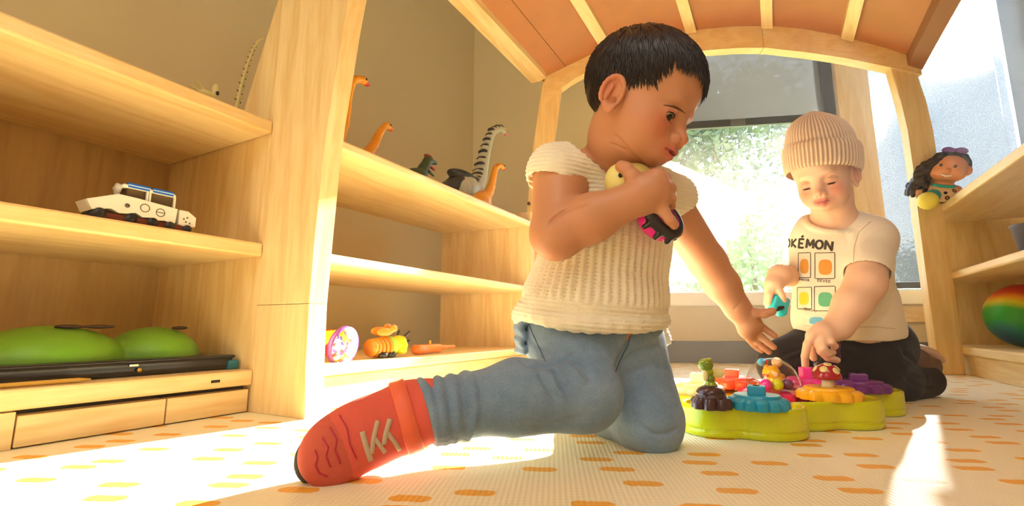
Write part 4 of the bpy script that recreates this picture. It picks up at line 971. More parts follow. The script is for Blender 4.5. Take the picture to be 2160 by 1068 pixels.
# coral shoes
M['mesh_coral'] = attr_mat('coral_mesh', .75, 0, .8, 1500); M['coral'] = plain('coral_strap', srgb(244, 108, 72), .5, .2, 700); M['sole'] = plain('dark_sole', srgb(70, 66, 60), .7); M['white_sole'] = plain('white_midsole', srgb(240, 234, 222), .6)
M['grey_bar'] = plain('grey_bar', srgb(200, 178, 150), .5); M['magenta'] = plain('magenta_groove', srgb(190, 40, 66), .5)
def girl_shoe():
    H, B, T = J(892, 866, .575), J(738, 928, .532), J(696, 966, .514)
    A = T - H; A /= np.linalg.norm(A); n0 = np.array([.30, .12, -1.0]); n0 -= A * (n0 @ A); n0 /= np.linalg.norm(n0); Bx = np.cross(A, n0); Ax = np.stack([A, n0, Bx])
    up = [ell(H + A * .012 - n0 * .004, (.034, .032, .036), Ax, .001), cap(H + A * .008 + n0 * .002, J(905, 866, .568), .036, .037, .01), ell(H * .5 + B * .5, (.060, .030, .039), Ax, .02), ell(B, (.052, .026, .037), Ax, .02), ell(T - A * .004, (.033, .021, .032), Ax, .015)]
    def cols(V):
        q = (V - H) @ A; w = (V - H) @ Bx; c = np.tile(np.array(srgb(236, 98, 80)), (len(V), 1))
        c[q > .098 + .10 * np.abs(w) ** 1.2] = srgb(214, 92, 70)
        return c
    ankle = cap(J(905, 868, .566), J(960, 858, .578), .031, .034, .003, 'cut')
    sculpt('shoe_upper', up + [ankle, half(H - n0 * .022, -n0, .003)], .0015, M['mesh_coral'], sh, camspace=True, cols=cols)
    so = [ell(H + A * .014 - n0 * .024, (.034, .009, .031), Ax, .001), ell(H * .5 + B * .5 - n0 * .022, (.058, .009, .031), Ax, .012), ell(B - n0 * .018, (.052, .009, .033), Ax, .012), ell(T - n0 * .012 + A * .001, (.034, .0090, .031), Ax, .010)]
    sculpt('shoe_sole', so, .0018, M['sole'], sh, camspace=True)
sh = girl
girl_shoe(); SB = bvh_of(['shoe_upper'])
strips('shoe_strap', SB, [([(836, 808), (846, 840), (858, 880), (868, 920), (880, 954)], [.020, .0205, .0205, .021, .020])], M['coral'], girl, .0012, .0016)
strips('stripe', SB, [([(764, 911), (772, 940), (782, 972)], .0062), ([(797, 888), (788, 925), (784, 958)], .0055), ([(790, 925), (812, 955)], .0050), ([(823, 884), (814, 915), (810, 938)], .0060), ([(816, 912), (830, 930), (843, 950)], .0052)], M['grey_bar'], girl, .0004, .0008)
strips('toe_groove', SB, [([(664, 950), (670, 966), (665, 982), (673, 998), (690, 1006)], .0020), ([(680, 925), (692, 945), (687, 962), (697, 986)], .0020), ([(696, 902), (710, 928), (706, 950), (718, 978)], .0020), ([(716, 876), (732, 905), (738, 938), (752, 968)], .0017)], M['magenta'], girl, .0003, .0005)
P_ = [cap(J(1256, 900, .80), J(1238, 900, .855), .024, .020, .01), ell(J(1236, 902, .87), (.026, .020, .03), None, .01)]
sculpt('shoe', P_, .003, M['coral'], girl, camspace=True)
# ------------------------------------------------------------------ BOY
boy = thing('person', 'toddler in ribbed beige beanie, cream printed tee and charcoal jeans kneeling behind the lime toy', 'person', tuple(on(1830, 850, 2, 0)))
BH = Head((0.687, 0.186, 1.05), (-0.68, -0.21, -0.70), (-0.27, 0.96, -0.03), 1.01, 0.80)
HH = Head((0.689, 0.177, 1.05), (-0.62, -0.10, -0.78), (-0.05, 0.99, -0.04), 1.0, 0.85)
BS = np.array([.93, -.05, -.36]); BS /= np.linalg.norm(BS); BF = np.array([-.36, -.04, -.93]); BF -= BS * (BF @ BS); BF /= np.linalg.norm(BF); BU = np.cross(BS, BF); BU *= np.sign(BU[1]); BA = np.stack([BS, BU, BF])
bLS, bLE, bLW = J(1836, 505, 1.05), J(1826, 598, .99), J(1768, 690, .965)
bRS, bRE, bRW = J(1716, 522, 1.17), J(1722, 584, 1.26), J(1644, 581, 1.085)
def boy_body():
    P = [ell(J(1768, 540, 1.10), (.088, .095, .066), BA, .001), ell(J(1782, 640, 1.11), (.092, .10, .076), BA, .05), ell(J(1795, 720, 1.14), (.092, .075, .080), BA, .05)]
    P += [cap(J(1760, 475, 1.09), bLS, .032, .034, .03), cap(J(1755, 475, 1.10), bRS, .032, .034, .03), cap(BH.p(-22, -50, 0), J(1762, 490, 1.09), .040, .046, .02)]
    P += BH.prims(slit=1.4, mouth_open=.25, lid_drop=3.6, neck=36, ears=(-1,))
    P += [cap(bLS, bLE, .040, .036, .02), cap(bLE, bLE * .5 + bLW * .5, .0365, .0345, .010), cap(bLE * .5 + bLW * .5, bLW, .0345, .0265, .010)]
    d = .960
    P += [cap(bLW, J(1742, 702, d), .0240, .0215, .010), ell(J(1737, 704, d - .002), (.028, .021, .017), orth((-.7, -.6, -.3), (.6, -.8, 0))[0:2] and None, .012)]
    P += [cap(J(1735, 700, d - .006), J(1712, 708, d - .008), .016, .011, .008), cap(J(1742, 708, d - .010), J(1730, 724, d - .014), .015, .011, .008)]
    P += finger([J(1714, 706, d - .006), J(1703, 727, d - .010), J(1698, 752, d - .006), J(1699, 777, d + .004)], .0084, .0015, .006)
    P += finger([J(1726, 718, d - .012), J(1732, 742, d - .022), J(1746, 755, d - .020), J(1765, 760, d - .012)], .0082, .0015, .006)
    P += finger([J(1734, 716, d - .016), J(1736, 735, d - .030), J(1746, 746, d - .028), J(1756, 744, d - .016)], .0086, .0015, .006)
    P += finger([J(1745, 710, d - .014), J(1753, 722, d - .026), J(1760, 730, d - .022), J(1760, 732, d - .010)], .0081, .0015, .006)
    P += finger([J(1722, 712, d + .012), J(1712, 734, d + .022), J(1713, 748, d + .024), J(1716, 756, d + .022)], .0084, .0015, .006)
    # right arm and hand holding the small toy
    P += [cap(bRS, bRE, .038, .034, .02), cap(bRE, bRW, .0330, .0240, .012)]
    e = 1.07
    P += [cap(bRW, J(1632, 602, e), .0215, .0195, .010), cap(J(1632, 600, e), J(1627, 612, e), .019, .013, .008)]
    P += finger([J(1638, 598, e - .008), J(1644, 612, e - .016), J(1650, 625, e - .018), J(1653, 634, e - .014)], .0081, .0015, .005)
    P += finger([J(1630, 606, e - .008), J(1624, 622, e - .012), J(1621, 638, e - .006), J(1624, 648, e + .004)], .0075, .0015, .005)
    P += finger([J(1626, 608, e + .002), J(1619, 624, e + .002), J(1617, 640, e + .008), J(1621, 650, e + .016)], .0075, .0015, .005)
    P += finger([J(1626, 610, e + .012), J(1619, 624, e + .016), J(1618, 638, e + .022), J(1624, 648, e + .028)], .0072, .0015, .005)
    P += finger([J(1630, 612, e + .018), J(1624, 624, e + .026), J(1624, 636, e + .032), J(1630, 644, e + .036)], .0063, .0015, .005)
    P += [cap(J(1745, 735, 1.13), J(1655, 772, 1.105), .052, .040, .03), cap(J(1840, 735, 1.14), J(1812, 800, 1.085), .055, .045, .03), cap(J(1812, 805, 1.085), J(1930, 800, 1.15), .036, .028, .01), cap(J(1655, 774, 1.105), J(1645, 764, 1.24), .036, .028, .01)]
    X = axis((.55, .575, .0025), (.575, .77, .0016), (.77, 1.0, .004))
    Y = axis((-.36, -.245, .004), (-.245, -.165, .0018), (-.165, -.05, .003), (-.05, .05, .002), (.05, .30, .0016))
    Z = axis((.915, 1.13, .0018), (1.13, 1.26, .005))
    base = srgb(244, 200, 168)
    return sculpt('body', P, .002, M['skin'], boy, camspace=True, cols=lambda V: BH.paint(V, base, srgb(226, 128, 100), srgb(206, 92, 88)), grid=(X, Y, Z))
boy_body()
BH.eyes(boy, srgb(70, 56, 44), (.86, -.42, .0))
M['lash_b'] = plain('lash_brown', srgb(96, 66, 44), .6); M['fair'] = plain('fair_hair', srgb(222, 178, 112), .45)
for g in (1, -1): lashes(BH, g, boy, 1.4, 12.5, 3.6, .0009, M['lash_b'])
BB = bvh_of(['body'])
M['brow_b'] = plain('fair_brow', srgb(214, 164, 116), .7)
strips('eyebrow', BB, [([(1742, 375), (1754, 371), (1768, 373)], [.001, .003, .001])], M['brow_b'], boy, .0001, .0003)
strips('eyebrow', BB, [([(1688, 387), (1696, 383), (1708, 385)], [.001, .003, .001])], M['brow_b'], boy, .0001, .0003)
def boy_fringe():
    r = np.random.default_rng(2); rt, dr, ln = [], [], []
    for q in np.linspace(-8, 62, 130):
        f = math.sqrt(max(0, 1 - (q / 70) ** 2)) * 76; rt.append([f - 4, 36 - .12 * q + r.uniform(0, 8), q]); dr.append([.2, -1, .25 + r.normal() * .1]); ln.append(r.uniform(6, 14) + 14 * (q > 40) + 5 * (q > 20))
    locks('fringe', BH, np.array(rt), np.array(dr), np.array(ln), 1.3, M['fair'], boy, surf_head((-4., 18, 0), (77, 62, 66)), 2, .3, 6, 4, .2, 1.0)
boy_fringe()

# ribbed beanie
M['beanie'] = knit_mat('beige_rib_knit', None, None)
def beanie():
    prof = [(0.0, 86, 77, 4), (.04, 89, 80, 5.5), (.10, 90, 81, 6), (.22, 91, 82, 6), (.34, 91, 82, 6), (.42, 89, 80, 5), (.44, 87, 78, 1.5), (.47, 87, 78, 0), (.58, 85, 76, 0), (.68, 79, 71, 0), (.77, 70, 63, 0), (.85, 56, 51, 0), (.92, 37, 34, 0), (.97, 20, 18, 0), (1.0, 5, 4, 0)]
    T = np.linspace(0, 1, 110); t0 = [p[0] for p in prof]; n = 720; V = []; cols = []
    th = np.linspace(0, 2 * math.pi, n, endpoint=False)
    for t in list(T):
        rf = np.interp(t, t0, [p[1] for p in prof]); rr = np.interp(t, t0, [p[2] for p in prof]); ex = np.interp(t, t0, [p[3] for p in prof])
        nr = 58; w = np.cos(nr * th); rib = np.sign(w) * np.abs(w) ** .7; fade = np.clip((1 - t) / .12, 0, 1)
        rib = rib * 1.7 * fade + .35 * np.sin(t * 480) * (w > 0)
        c = HH.p(-2 - 16 * t, -2 + 143 * t, 2 + 20 * t * t)
        tilt = .17 * (1 - t) ** 1.2
        a = (rf + ex + rib) * np.cos(th); b = (rr + ex + rib) * np.sin(th)
        k = HH.sc / 1000
        V.append(c + (HH.F[None] * a[:, None] + HH.R[None] * HH.rs * b[:, None] + HH.U[None] * (tilt * a)[:, None]) * k)
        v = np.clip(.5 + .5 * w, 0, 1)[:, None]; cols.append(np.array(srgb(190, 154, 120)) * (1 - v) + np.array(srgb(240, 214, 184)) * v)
    V = np.concatenate(V); cols = np.concatenate(cols); m_ = len(T); i = np.arange(m_ - 1)[:, None] * n; k = np.arange(n)[None]; k2 = (k + 1) % n
    F = np.stack([i + k, i + n + k, i + n + k2, i + k2], -1).reshape(-1, 4)
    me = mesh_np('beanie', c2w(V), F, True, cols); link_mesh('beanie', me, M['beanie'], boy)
beanie()

M['tee'] = cloth_mat('cream_jersey', srgb(236, 222, 198), srgb(246, 234, 214), 1400, .9, .15, .2)
def boy_tee():
    P = [ell(J(1768, 540, 1.10), (.100, .105, .076), BA, .001), ell(J(1780, 640, 1.108), (.104, .10, .086), BA, .05), ell(J(1788, 690, 1.118), (.107, .06, .090), BA, .04)]
    P += [half(J(1788, 702, 1.118), -BU + .06 * BS, .004)]
    P += [cap(J(1775, 480, 1.09), bLS, .036, .047, .03), cap(bLS, bLS * .38 + bLE * .62, .047, .0465, .015), cap(J(1752, 482, 1.10), bRS, .034, .040, .02), cap(bRS, bRE, .040, .040, .015)]
    P += [ell(J(1716, 488, 1.105), (.030, .024, .030), None, .03), cap(J(1705, 474, 1.12), J(1694, 505, 1.13), .020, .026, .02)]
    ad = (bLE - bLS) / np.linalg.norm(bLE - bLS)
    P += [cap(bLS + ad * .075, bLE + ad * .03, .0405, .0405, .002, 'cut')]
    P += [cap(J(1752, 466, 1.085), J(1735, 400, 1.06), .045, .052, .006, 'cut')]
    ring = [J(1753, 469, 1.085) + BS * .049 * math.cos(t) + BF * .050 * math.sin(t) + BU * (-.021 * math.sin(t) - .002) for t in np.linspace(0, 2 * math.pi, 33)]
    P += chain(ring, .0052, .006)
    L = [([(1812, 478), (1806, 510), (1808, 545)], 5, -.0025), ([(1690, 640), (1715, 660), (1760, 665)], 6, -.004), ([(1688, 668), (1710, 676), (1735, 672)], 5, -.003), ([(1740, 640), (1700, 600), (1690, 570)], 7, .002),
         ([(1880, 620), (1850, 645), (1830, 650)], 6, -.003), ([(1885, 650), (1862, 668), (1840, 672)], 6, -.0035), ([(1772, 470), (1790, 520), (1785, 570)], 8, -.0022), ([(1800, 600), (1780, 640), (1770, 680)], 9, -.002)]
    def disp(V, nr): return noise3(V, 26, 8) * .0014 + px_crease(V, nr, L)
    return sculpt('tee', P, .0019, M['tee'], boy, camspace=True, disp=disp)
boy_tee(); TB = bvh_of(['tee'])
M['print_black'] = plain('print_charcoal', srgb(66, 58, 48), .8); M['seam_tee'] = plain('tee_seam', srgb(198, 178, 146), .9)
FIN = Vector(BF[0] * CR + BF[1] * CU + BF[2] * CF); SHW = BS[0] * CR + BS[1] * CU + BS[2] * CF; UPW = BU[0] * CR + BU[1] * CU + BU[2] * CF
def print_text(name, s, px, py, size, width, mat, parent, bvh, xd, yd, nd, align='RIGHT', bold=.0, arch=0.0):
    """flat lettering wrapped on a surface; anchor measured in the photo"""
    cu = bpy.data.curves.new('t', 'FONT'); cu.body = s; cu.size = 1.0; cu.resolution_u = 2; cu.offset = bold; to = bpy.data.objects.new('t', cu); COL.objects.link(to)
    dg = bpy.context.evaluated_depsgraph_get(); me = bpy.data.meshes.new_from_object(to.evaluated_get(dg)); bpy.data.objects.remove(to); bpy.data.curves.remove(cu)
    bm = bmesh.new(); bm.from_mesh(me); bpy.data.meshes.remove(me); bmesh.ops.triangulate(bm, faces=bm.faces[:]); bmesh.ops.subdivide_edges(bm, edges=bm.edges[:], cuts=1, use_grid_fill=True); bmesh.ops.triangulate(bm, faces=bm.faces[:]); bmesh.ops.subdivide_edges(bm, edges=[e for e in bm.edges if e.calc_length() > .1] or bm.edges[:], cuts=1, use_grid_fill=True)
    bmesh.ops.triangulate(bm, faces=bm.faces[:])
    V = np.array([v.co[:] for v in bm.verts]); x0, x1 = V[:, 0].min(), V[:, 0].max(); h = V[:, 1].max() - 0
    a, _ = lay(bvh, px, py, 0)
    if a is None: bm.free(); return
    for v, c in zip(list(bm.verts), V):
        u = (c[0] - x1) / (x1 - x0) * width if align == 'RIGHT' else (c[0] - x0) / (x1 - x0) * width
        w = c[1] / .7 * size + arch * (1 - ((u / width + .5) * 2) ** 2)
        p = a + xd * u + yd * w; hit = bvh.ray_cast(Vector(p) + nd * .15, -nd)
        v.co = hit[0] + hit[1] * .0005 * (1 if hit[1].dot(nd) > 0 else -1) if hit[0] is not None else Vector(p)
        if hit[0] is None: v.tag = True
    bmesh.ops.delete(bm, geom=[v for v in bm.verts if v.tag], context='VERTS')
    bmesh.ops.solidify(bm, geom=bm.faces[:], thickness=.0004)
    return link_mesh(name, bm_mesh(name, bm), mat, parent)
def ribbon(P, Nn, w, off=.0005, thick=.0003):
    P = np.array(P) + np.array(Nn) * off; Nn = np.array(Nn); t = np.gradient(P, axis=0); t /= np.linalg.norm(t, axis=1, keepdims=True) + 1e-12; V, F = [], []; n = len(P)
    for i in range(n):
        b = np.cross(t[i], Nn[i]); b /= np.linalg.norm(b) + 1e-12; V += [P[i] - b * w / 2 - Nn[i] * .0006, P[i] - b * w / 2 + Nn[i] * thick, P[i] + b * w / 2 + Nn[i] * thick, P[i] + b * w / 2 - Nn[i] * .0006]
    for i in range(n - 1):
        for k in range(4): F.append((i * 4 + k, i * 4 + (k + 1) % 4, i * 4 + 4 + (k + 1) % 4, i * 4 + 4 + k))
    F += [(0, 1, 2, 3), tuple(4 * (n - 1) + k for k in (3, 2, 1, 0))]; return V, F
STROKES = {'P': [[(.15, 0), (.15, 1), (.65, 1), (.85, .75), (.65, .5), (.15, .5)]], 'O': [[(.5 + .40 * math.cos(a), .5 + .46 * math.sin(a)) for a in np.linspace(0, 2 * math.pi, 17)]], 'K': [[(.15, 0), (.15, 1)], [(.80, 1), (.2, .45), (.85, 0)]],
    'É': [[(.80, 1), (.15, 1), (.15, 0), (.82, 0)], [(.15, .5), (.68, .5)], [(.42, 1.22), (.68, 1.42)]], 'M': [[(.08, 0), (.12, 1), (.5, .30), (.88, 1), (.92, 0)]], 'N': [[(.12, 0), (.12, 1), (.86, 0), (.86, 1)]]}
def stroke_word(name, s, px, py, h, lw, adv, wid, mat, parent, bvh, arch):
    a, _ = lay(bvh, px, py, 0); V, F = [], []; n = len(s)
    for i, ch in enumerate(s):
        x0 = -adv * (n - i); 
        for st in STROKES[ch]:
            pp = []
            for (xa, ya), (xb, yb) in zip(st[:-1], st[1:]):
                m_ = max(2, int(math.hypot((xb - xa) * wid, (yb - ya) * h) / .0012))
                pp += [(xa + (xb - xa) * k / m_, ya + (yb - ya) * k / m_) for k in range(m_)]
            pp.append(st[-1]); P, Q = [], []
            for x, y in pp:
                u = x0 + x * wid; c = a + SHW * u + UPW * (y * h + arch * (1 - ((u / (adv * n) + .5) * 2) ** 2)); hit = bvh.ray_cast(Vector(c) + FIN * .15, -FIN)
                if hit[0] is None: continue
                nn = hit[1] if hit[1].dot(FIN) > 0 else -hit[1]; P.append(np.array(hit[0])); Q.append(np.array(nn))
            if len(P) > 3: 
                v, f = ribbon(P, Q, lw); o = len(V); V += v; F += [tuple(q + o for q in g_) for g_ in f]
    if V: quads_mesh(name, np.array(V), F, mat, parent, smooth=False)
_pf = np.array([-.70, -.04, -.71]); _pf -= BU * (_pf @ BU); _pf /= np.linalg.norm(_pf); _ps = np.cross(_pf, BU); _ps *= np.sign(_ps[0])
FIN = Vector(_pf[0] * CR + _pf[1] * CU + _pf[2] * CF); SHW = _ps[0] * CR + _ps[1] * CU + _ps[2] * CF
stroke_word('lettering', 'POKÉMON', 1759, 529, .0195, .0048, .0182, .0166, M['print_black'], boy, TB, .003)
print_text('caption', 'EEVEE', 1752, 597, .0062, .025, M['print_black'], boy, TB, SHW, UPW, FIN, bold=.01)
print_text('caption', 'CHARMANDER', 1708, 594, .0055, .042, M['print_black'], boy, TB, SHW, UPW, FIN, bold=.01)
print_text('caption', 'PIKACHU', 1722, 659, .0058, .026, M['print_black'], boy, TB, SHW, UPW, FIN, bold=.01)
def blot(name, cx, cy, rx, ry, col, seed):
    """plain rounded colour field printed in a frame"""
    V, F = [], []; nr_, na = 6, 28
    for i in range(nr_ + 1):
        for k in range(na):
            a = 2 * math.pi * k / na; q = i / nr_; s_ = (abs(math.cos(a)) ** 3 + abs(math.sin(a)) ** 3) ** (-1 / 3)
            p, nn = lay(TB, cx + rx * q * math.cos(a) * s_, cy + ry * q * math.sin(a) * s_, .0004)
            V.append(p if p is not None else (V[-1] if V else np.zeros(3)))
    for i in range(nr_):
        for k in range(na): F.append((i * na + k, i * na + (k + 1) % na, (i + 1) * na + (k + 1) % na, (i + 1) * na + k))
    quads_mesh(name, V, F, plain('print_' + str(seed), srgb(*col), .8), boy)
for n_, (x0, y0, x1, y1, col, c) in enumerate([(1719, 534, 1761, 588, (222, 150, 50), (1741, 564)), (1684, 534, 1710, 586, (228, 160, 60), (1697, 562)), (1718, 605, 1762, 656, (96, 184, 140), (1741, 632)), (1682, 607, 1712, 652, (238, 212, 50), (1696, 630))]):
    strips('print_frame', TB, [([(x0, y0), (x1, y0 - 1), (x1, y1), (x0, y1), (x0, y0)], .0017)], M['print_black'], boy, .0003, .0002)
    blot('print_patch', c[0], c[1], (x1 - x0) * .34, (y1 - y0) * .30, col, n_)
blot('print_patch', 1722, 677, 15, 8, (110, 184, 220), 9)
strips('sleeve_seam', TB, [([(1836, 468), (1812, 490), (1802, 520), (1800, 552)], .0015)], M['seam_tee'], boy, .0002, .0004)
strips('hem_seam', TB, [([(1692, 686), (1730, 692), (1800, 690), (1850, 690), (1888, 694)], .0012)], M['seam_tee'], boy, .0002, .0004)

M['charcoal'] = cloth_mat('charcoal_denim', srgb(28, 24, 28), srgb(50, 44, 46), 1100, .85, .35, .05)
def boy_jeans():
    HL, KL, AL_ = J(1845, 730, 1.145), J(1815, 800, 1.085), J(1952, 803, 1.145)
    HR, KR, AR_ = J(1740, 735, 1.13), J(1652, 770, 1.105), J(1650, 768, 1.24)
    P = [ell(J(1795, 728, 1.135), (.112, .060, .098), BA, .001), cap(HL, KL, .084, .062, .03), cap(KL, J(1880, 808, 1.105), .060, .052, .015), cap(J(1880, 808, 1.105), AL_, .052, .038, .012), cap(HR, KR, .072, .055, .03), cap(KR, AR_, .052, .040, .012)]
    L = [([(1905, 740), (1930, 765), (1968, 795)], 5, -.005), ([(1900, 762), (1926, 790), (1962, 802)], 4, .003), ([(1905, 790), (1935, 815), (1975, 815)], 5, -.004), ([(1880, 720), (1905, 735), (1915, 760)], 5, -.004), ([(1930, 745), (1950, 780), (1955, 815)], 4, -.003), ([(1700, 735), (1660, 745), (1640, 760)], 6, -.004), ([(1720, 760), (1690, 752), (1660, 762)], 6, -.003)]
    def disp(V, nr): return noise3(V, 24, 4) * .0022 + px_crease(V, nr, L)
    return sculpt('jeans', P, .0022, M['charcoal'], boy, camspace=True, disp=disp)
boy_jeans(); JB = bvh_of(['jeans'])
M['fray'] = plain('frayed_thread', srgb(110, 104, 108), .9)
strips('frayed_patch', JB, [([(1842, 707), (1850, 713), (1858, 710), (1862, 718), (1856, 724), (1846, 722), (1842, 712)], .0012)], M['fray'], boy, .0002, .0004)
M['brown_suede'] = plain('brown_suede', srgb(112, 84, 72), .85, .3, 400, var=.1); M['tan_sole'] = plain('tan_rubber_sole', srgb(206, 172, 148), .6)
a0, a1 = J(1925, 772, 1.165), J(1958, 765, 1.19); ua = np.array([.55, .72, .35]); ua /= np.linalg.norm(ua)
sa = np.stack(orth(np.array([.80, -.42, .42]), ua))
P_ = [ell(J(1945, 768, 1.17), (.056, .034, .036), sa, .001), ell(J(1922, 758, 1.15), (.030, .034, .034), sa, .02)]
sculpt('shoe_upper', P_, .0024, M['brown_suede'], boy, camspace=True)
so_ = J(1945, 768, 1.17) + sa[1] * .022
sculpt('shoe_sole', [ell(so_, (.060, .011, .039), sa, .001), ell(so_ - sa[0] * .03, (.034, .012, .036), sa, .015)], .0024, M['tan_sole'], boy, camspace=True)
# ================================================================== GEAR TOY
def U2(c): return [np.array(q, float) for q in c]
LOBES = [((-.098, .845), .052), ((-.036, .874), .0665), ((.078, 1.026), .068), ((.138, 1.190), .065), ((.040, 1.162), .068), ((-.085, 1.085), .070), ((-.138, .955), .060), ((-.015, 1.01), .105)]
tray = thing('gear_toy', 'lime green flower shaped gear toy tray between the two children', 'toy', (-.01, 1.0, 0))
def flower(X, Y, k=.010):
    d = None
    for (c, r) in LOBES:
        q = np.sqrt((X - c[0]) ** 2 + (Y - c[1]) ** 2) - r
        if d is None: d = q
        else:
            h = np.maximum(k - np.abs(d - q), 0); d = np.minimum(d, q) - h * h / (4 * k)
    return d
def slab(z0, z1, inset, r, k, op):
    zc, h = (z0 + z1) / 2, (z1 - z0) / 2
    def fn(X, Y, Z):
        a = flower(X, Y) + inset + r; b = np.abs(Z - zc) - h + r; a, b = np.broadcast_arrays(a, b)
        return np.sqrt(np.maximum(a, 0) ** 2 + np.maximum(b, 0) ** 2) + np.minimum(np.maximum(a, b), 0) - r
    return Prim(fn, [-.22, .76, z0], [.22, 1.27, z1], k, op)
def groove(z0, w, dep):
    def fn(X, Y, Z):
        a = np.abs(flower(X, Y)) - dep; b = np.abs(Z - z0) - w; a, b = np.broadcast_arrays(a, b); return np.maximum(a, b)
    return Prim(fn, [-.22, .76, z0 - w], [.22, 1.27, z0 + w], .0006, 'cut')
M['lime'] = plain('lime_plastic', srgb(206, 208, 18), .16, 0, spec=.5); M['amber'] = plain('amber_plastic', srgb(240, 186, 30), .3)
sculpt('tray', [slab(.0, .0455, 0, .005, .001, 'add'), slab(.033, .08, .0075, .003, .0015, 'cut'), groove(.0115, .0011, .0016)], .0018, M['lime'], tray)
_V, _F = o_last['tray']
sculpt('deck', [slab(.0315, .0345, .0072, .001, .0005, 'add')], .0022, M['amber'], tray)
GEARS = {}
def gear(label, c, r, z0, col, knob='square', n=10, teeth=.16, top=.74, hub=.014, kh=.016, group=None, h=.020):
    t = thing('gear', label, 'toy gear', (c[0], c[1], z0)); mt = plain('plastic_' + '_'.join(label.split()[:2]), srgb(*col), .28)
    def md(a, i): 
        w = .5 + .5 * math.cos(n * a); return 1 - teeth * (1 - w ** .45) if i in (1, 2, 3, 4) else 1
    pr = [(r * .55, 0), (r * .97, 0.0008), (r, .003), (r * .985, h * .62), (r * .88, h * .82), (r * top * 1.02, h * .86), (r * top, h), (r * top * .96, h + .0012), (hub, h + .0012), (0, h + .0012)]
    lathe('wheel', pr, (c[0], c[1], z0), mt, t, seg=n * 12, mod=md, sharp=38)
    zt = z0 + h
    if knob == 'square':
        board('knob', (c[0] - hub, c[1] - hub, zt), (c[0] + hub, c[1] + hub, zt + kh), mt, t, .002)
        lathe('peg_hole', [(.0045, 0), (.0045, .0006), (0, .0006)], (c[0], c[1], zt + kh), M['dark_gap'], t, seg=16)
    elif knob == 'hex':
        lathe('knob', [(hub, 0), (hub, kh * .92), (hub * .92, kh), (.004, kh), (.0035, kh - .003), (0, kh - .003)], (c[0], c[1], zt), mt, t, seg=6, smooth=False)
    for o in t.children: pass
    return t
gb = on(1597, 843, 2, .056); gy = on(1748, 826, 2, .056); gp = on(1812, 812, 2, .055); gr_ = on(1545, 803, 2, .056); gw = on(1474, 818, 2, .054); gk = on(1500, 846, 2, .054); gpk = on(1704, 803, 2, .058)
gear('turquoise blue gear with a square knob on the front lobe of the lime toy', gb, .0445, .0425, (20, 150, 184), n=14, teeth=.12, hub=.0125, kh=.014)
gear('yellow gear under the red mushroom on the lime toy', gy, .050, .0425, (246, 180, 20), None, n=12, teeth=.10)
gear('dark purple gear with a square knob at the right end of the lime toy', gp, .052, .0425, (110, 36, 120), n=12, teeth=.12, hub=.014, kh=.014)
gear('hot pink gear with a six sided knob under the boy fingertip', gpk, .050, .0425, (240, 50, 160), 'hex', n=12, hub=.0150, kh=.022)
gear('orange red gear with a square knob on the left back lobe', gr_, .054, .0425, (240, 84, 50), n=9, teeth=.2, hub=.0135, kh=.016)
gear('cream yellow gear at the far left of the lime toy', gw, .045, .0425, (244, 226, 150), n=9, teeth=.2, hub=.013, kh=.018)
gear('dark brown gear carrying the green caterpillar figure', gk, .030, .0425, (74, 44, 42), None, n=8, teeth=.26, top=.72)
# brown dome on its gear, caterpillar, mushroom
top = np.array([gk[0], gk[1], .0615]); cat_ = thing('caterpillar_figure', 'little green caterpillar figure with cream wings on the brown gear', 'figurine', tuple(top))
G1, G2, CREAM = srgb(150, 160, 30), srgb(120, 134, 24), srgb(232, 208, 130)
bz = lambda dx, dz, dy=0: top + CR * dx + np.array([0, 0, dz]) + np.array([0, dy, 0])
sculpt('body', [ell(bz(0, .004), (.021, .021, .012), None, .001, col=srgb(74, 44, 42)), ell(bz(.001, .016), (.0085, .0085, .0065), None, .003, col=G1), ell(bz(.000, .025), (.0078, .0078, .006), None, .002, col=G2), ell(bz(-.002, .035), (.0082, .008, .0065), None, .002, col=G1), ell(bz(-.005, .046), (.011, .010, .0095), None, .003, col=G2), ell(bz(-.010, .049), (.005, .004, .004), None, .002, col=G1), ell(bz(.001, .053), (.004, .004, .0035), None, .002, col=G1)], .0009, M['shiny'], cat_)
for q, (dx, dz, rx, rz) in enumerate(((.013, .034, .010, .0075), (-.006, .030, .0045, .0085))):
    sculpt('wing', [ell(bz(dx, dz, -.006), (rx, .0025, rz), None, .001, col=CREAM)], .0008, M['toy'], cat_)
mb = np.array([gy[0], gy[1], .0630]); mush = thing('toy_mushroom', 'glossy red toy mushroom with cream spots on the yellow gear', 'figurine', tuple(mb))
lathe('stem', [(.0105, 0), (.0095, .004), (.009, .016), (0, .016)], mb, plain('cream_stem', srgb(238, 218, 166), .4), mush, seg=24)
capc = mb + [0, 0, .013]; R_ = .0215
M['mushred'] = plain('mushroom_red', srgb(172, 24, 40), .14)
lathe('cap', [(0, .001), (R_ * .7, 0), (R_ * .97, .001), (R_, .004)] + [(R_ * math.cos(a), .004 + R_ * 1.08 * math.sin(a)) for a in np.linspace(.1, math.pi / 2, 12)], capc, M['mushred'], mush, seg=40)
for az, el in ((-108, 38), (-46, 30), (-170, 36), (20, 40), (100, 38), (-75, 72)):
    a, e_ = math.radians(az) + YAW * -1 * 0, math.radians(el); dv = np.array([math.cos(e_) * math.cos(a), math.cos(e_) * math.sin(a), math.sin(e_)])
    p = capc + [0, 0, .004] + dv * np.array([R_, R_, R_ * 1.08]) * 1.0
    lathe('spot', [(.0062, -.0012), (.0060, .0006), (0, .0011)], p, plain('cream_spot', srgb(240, 220, 150), .3) if 'cream_spot' not in bpy.data.materials else bpy.data.materials['cream_spot'], mush, seg=20, ax=dv)
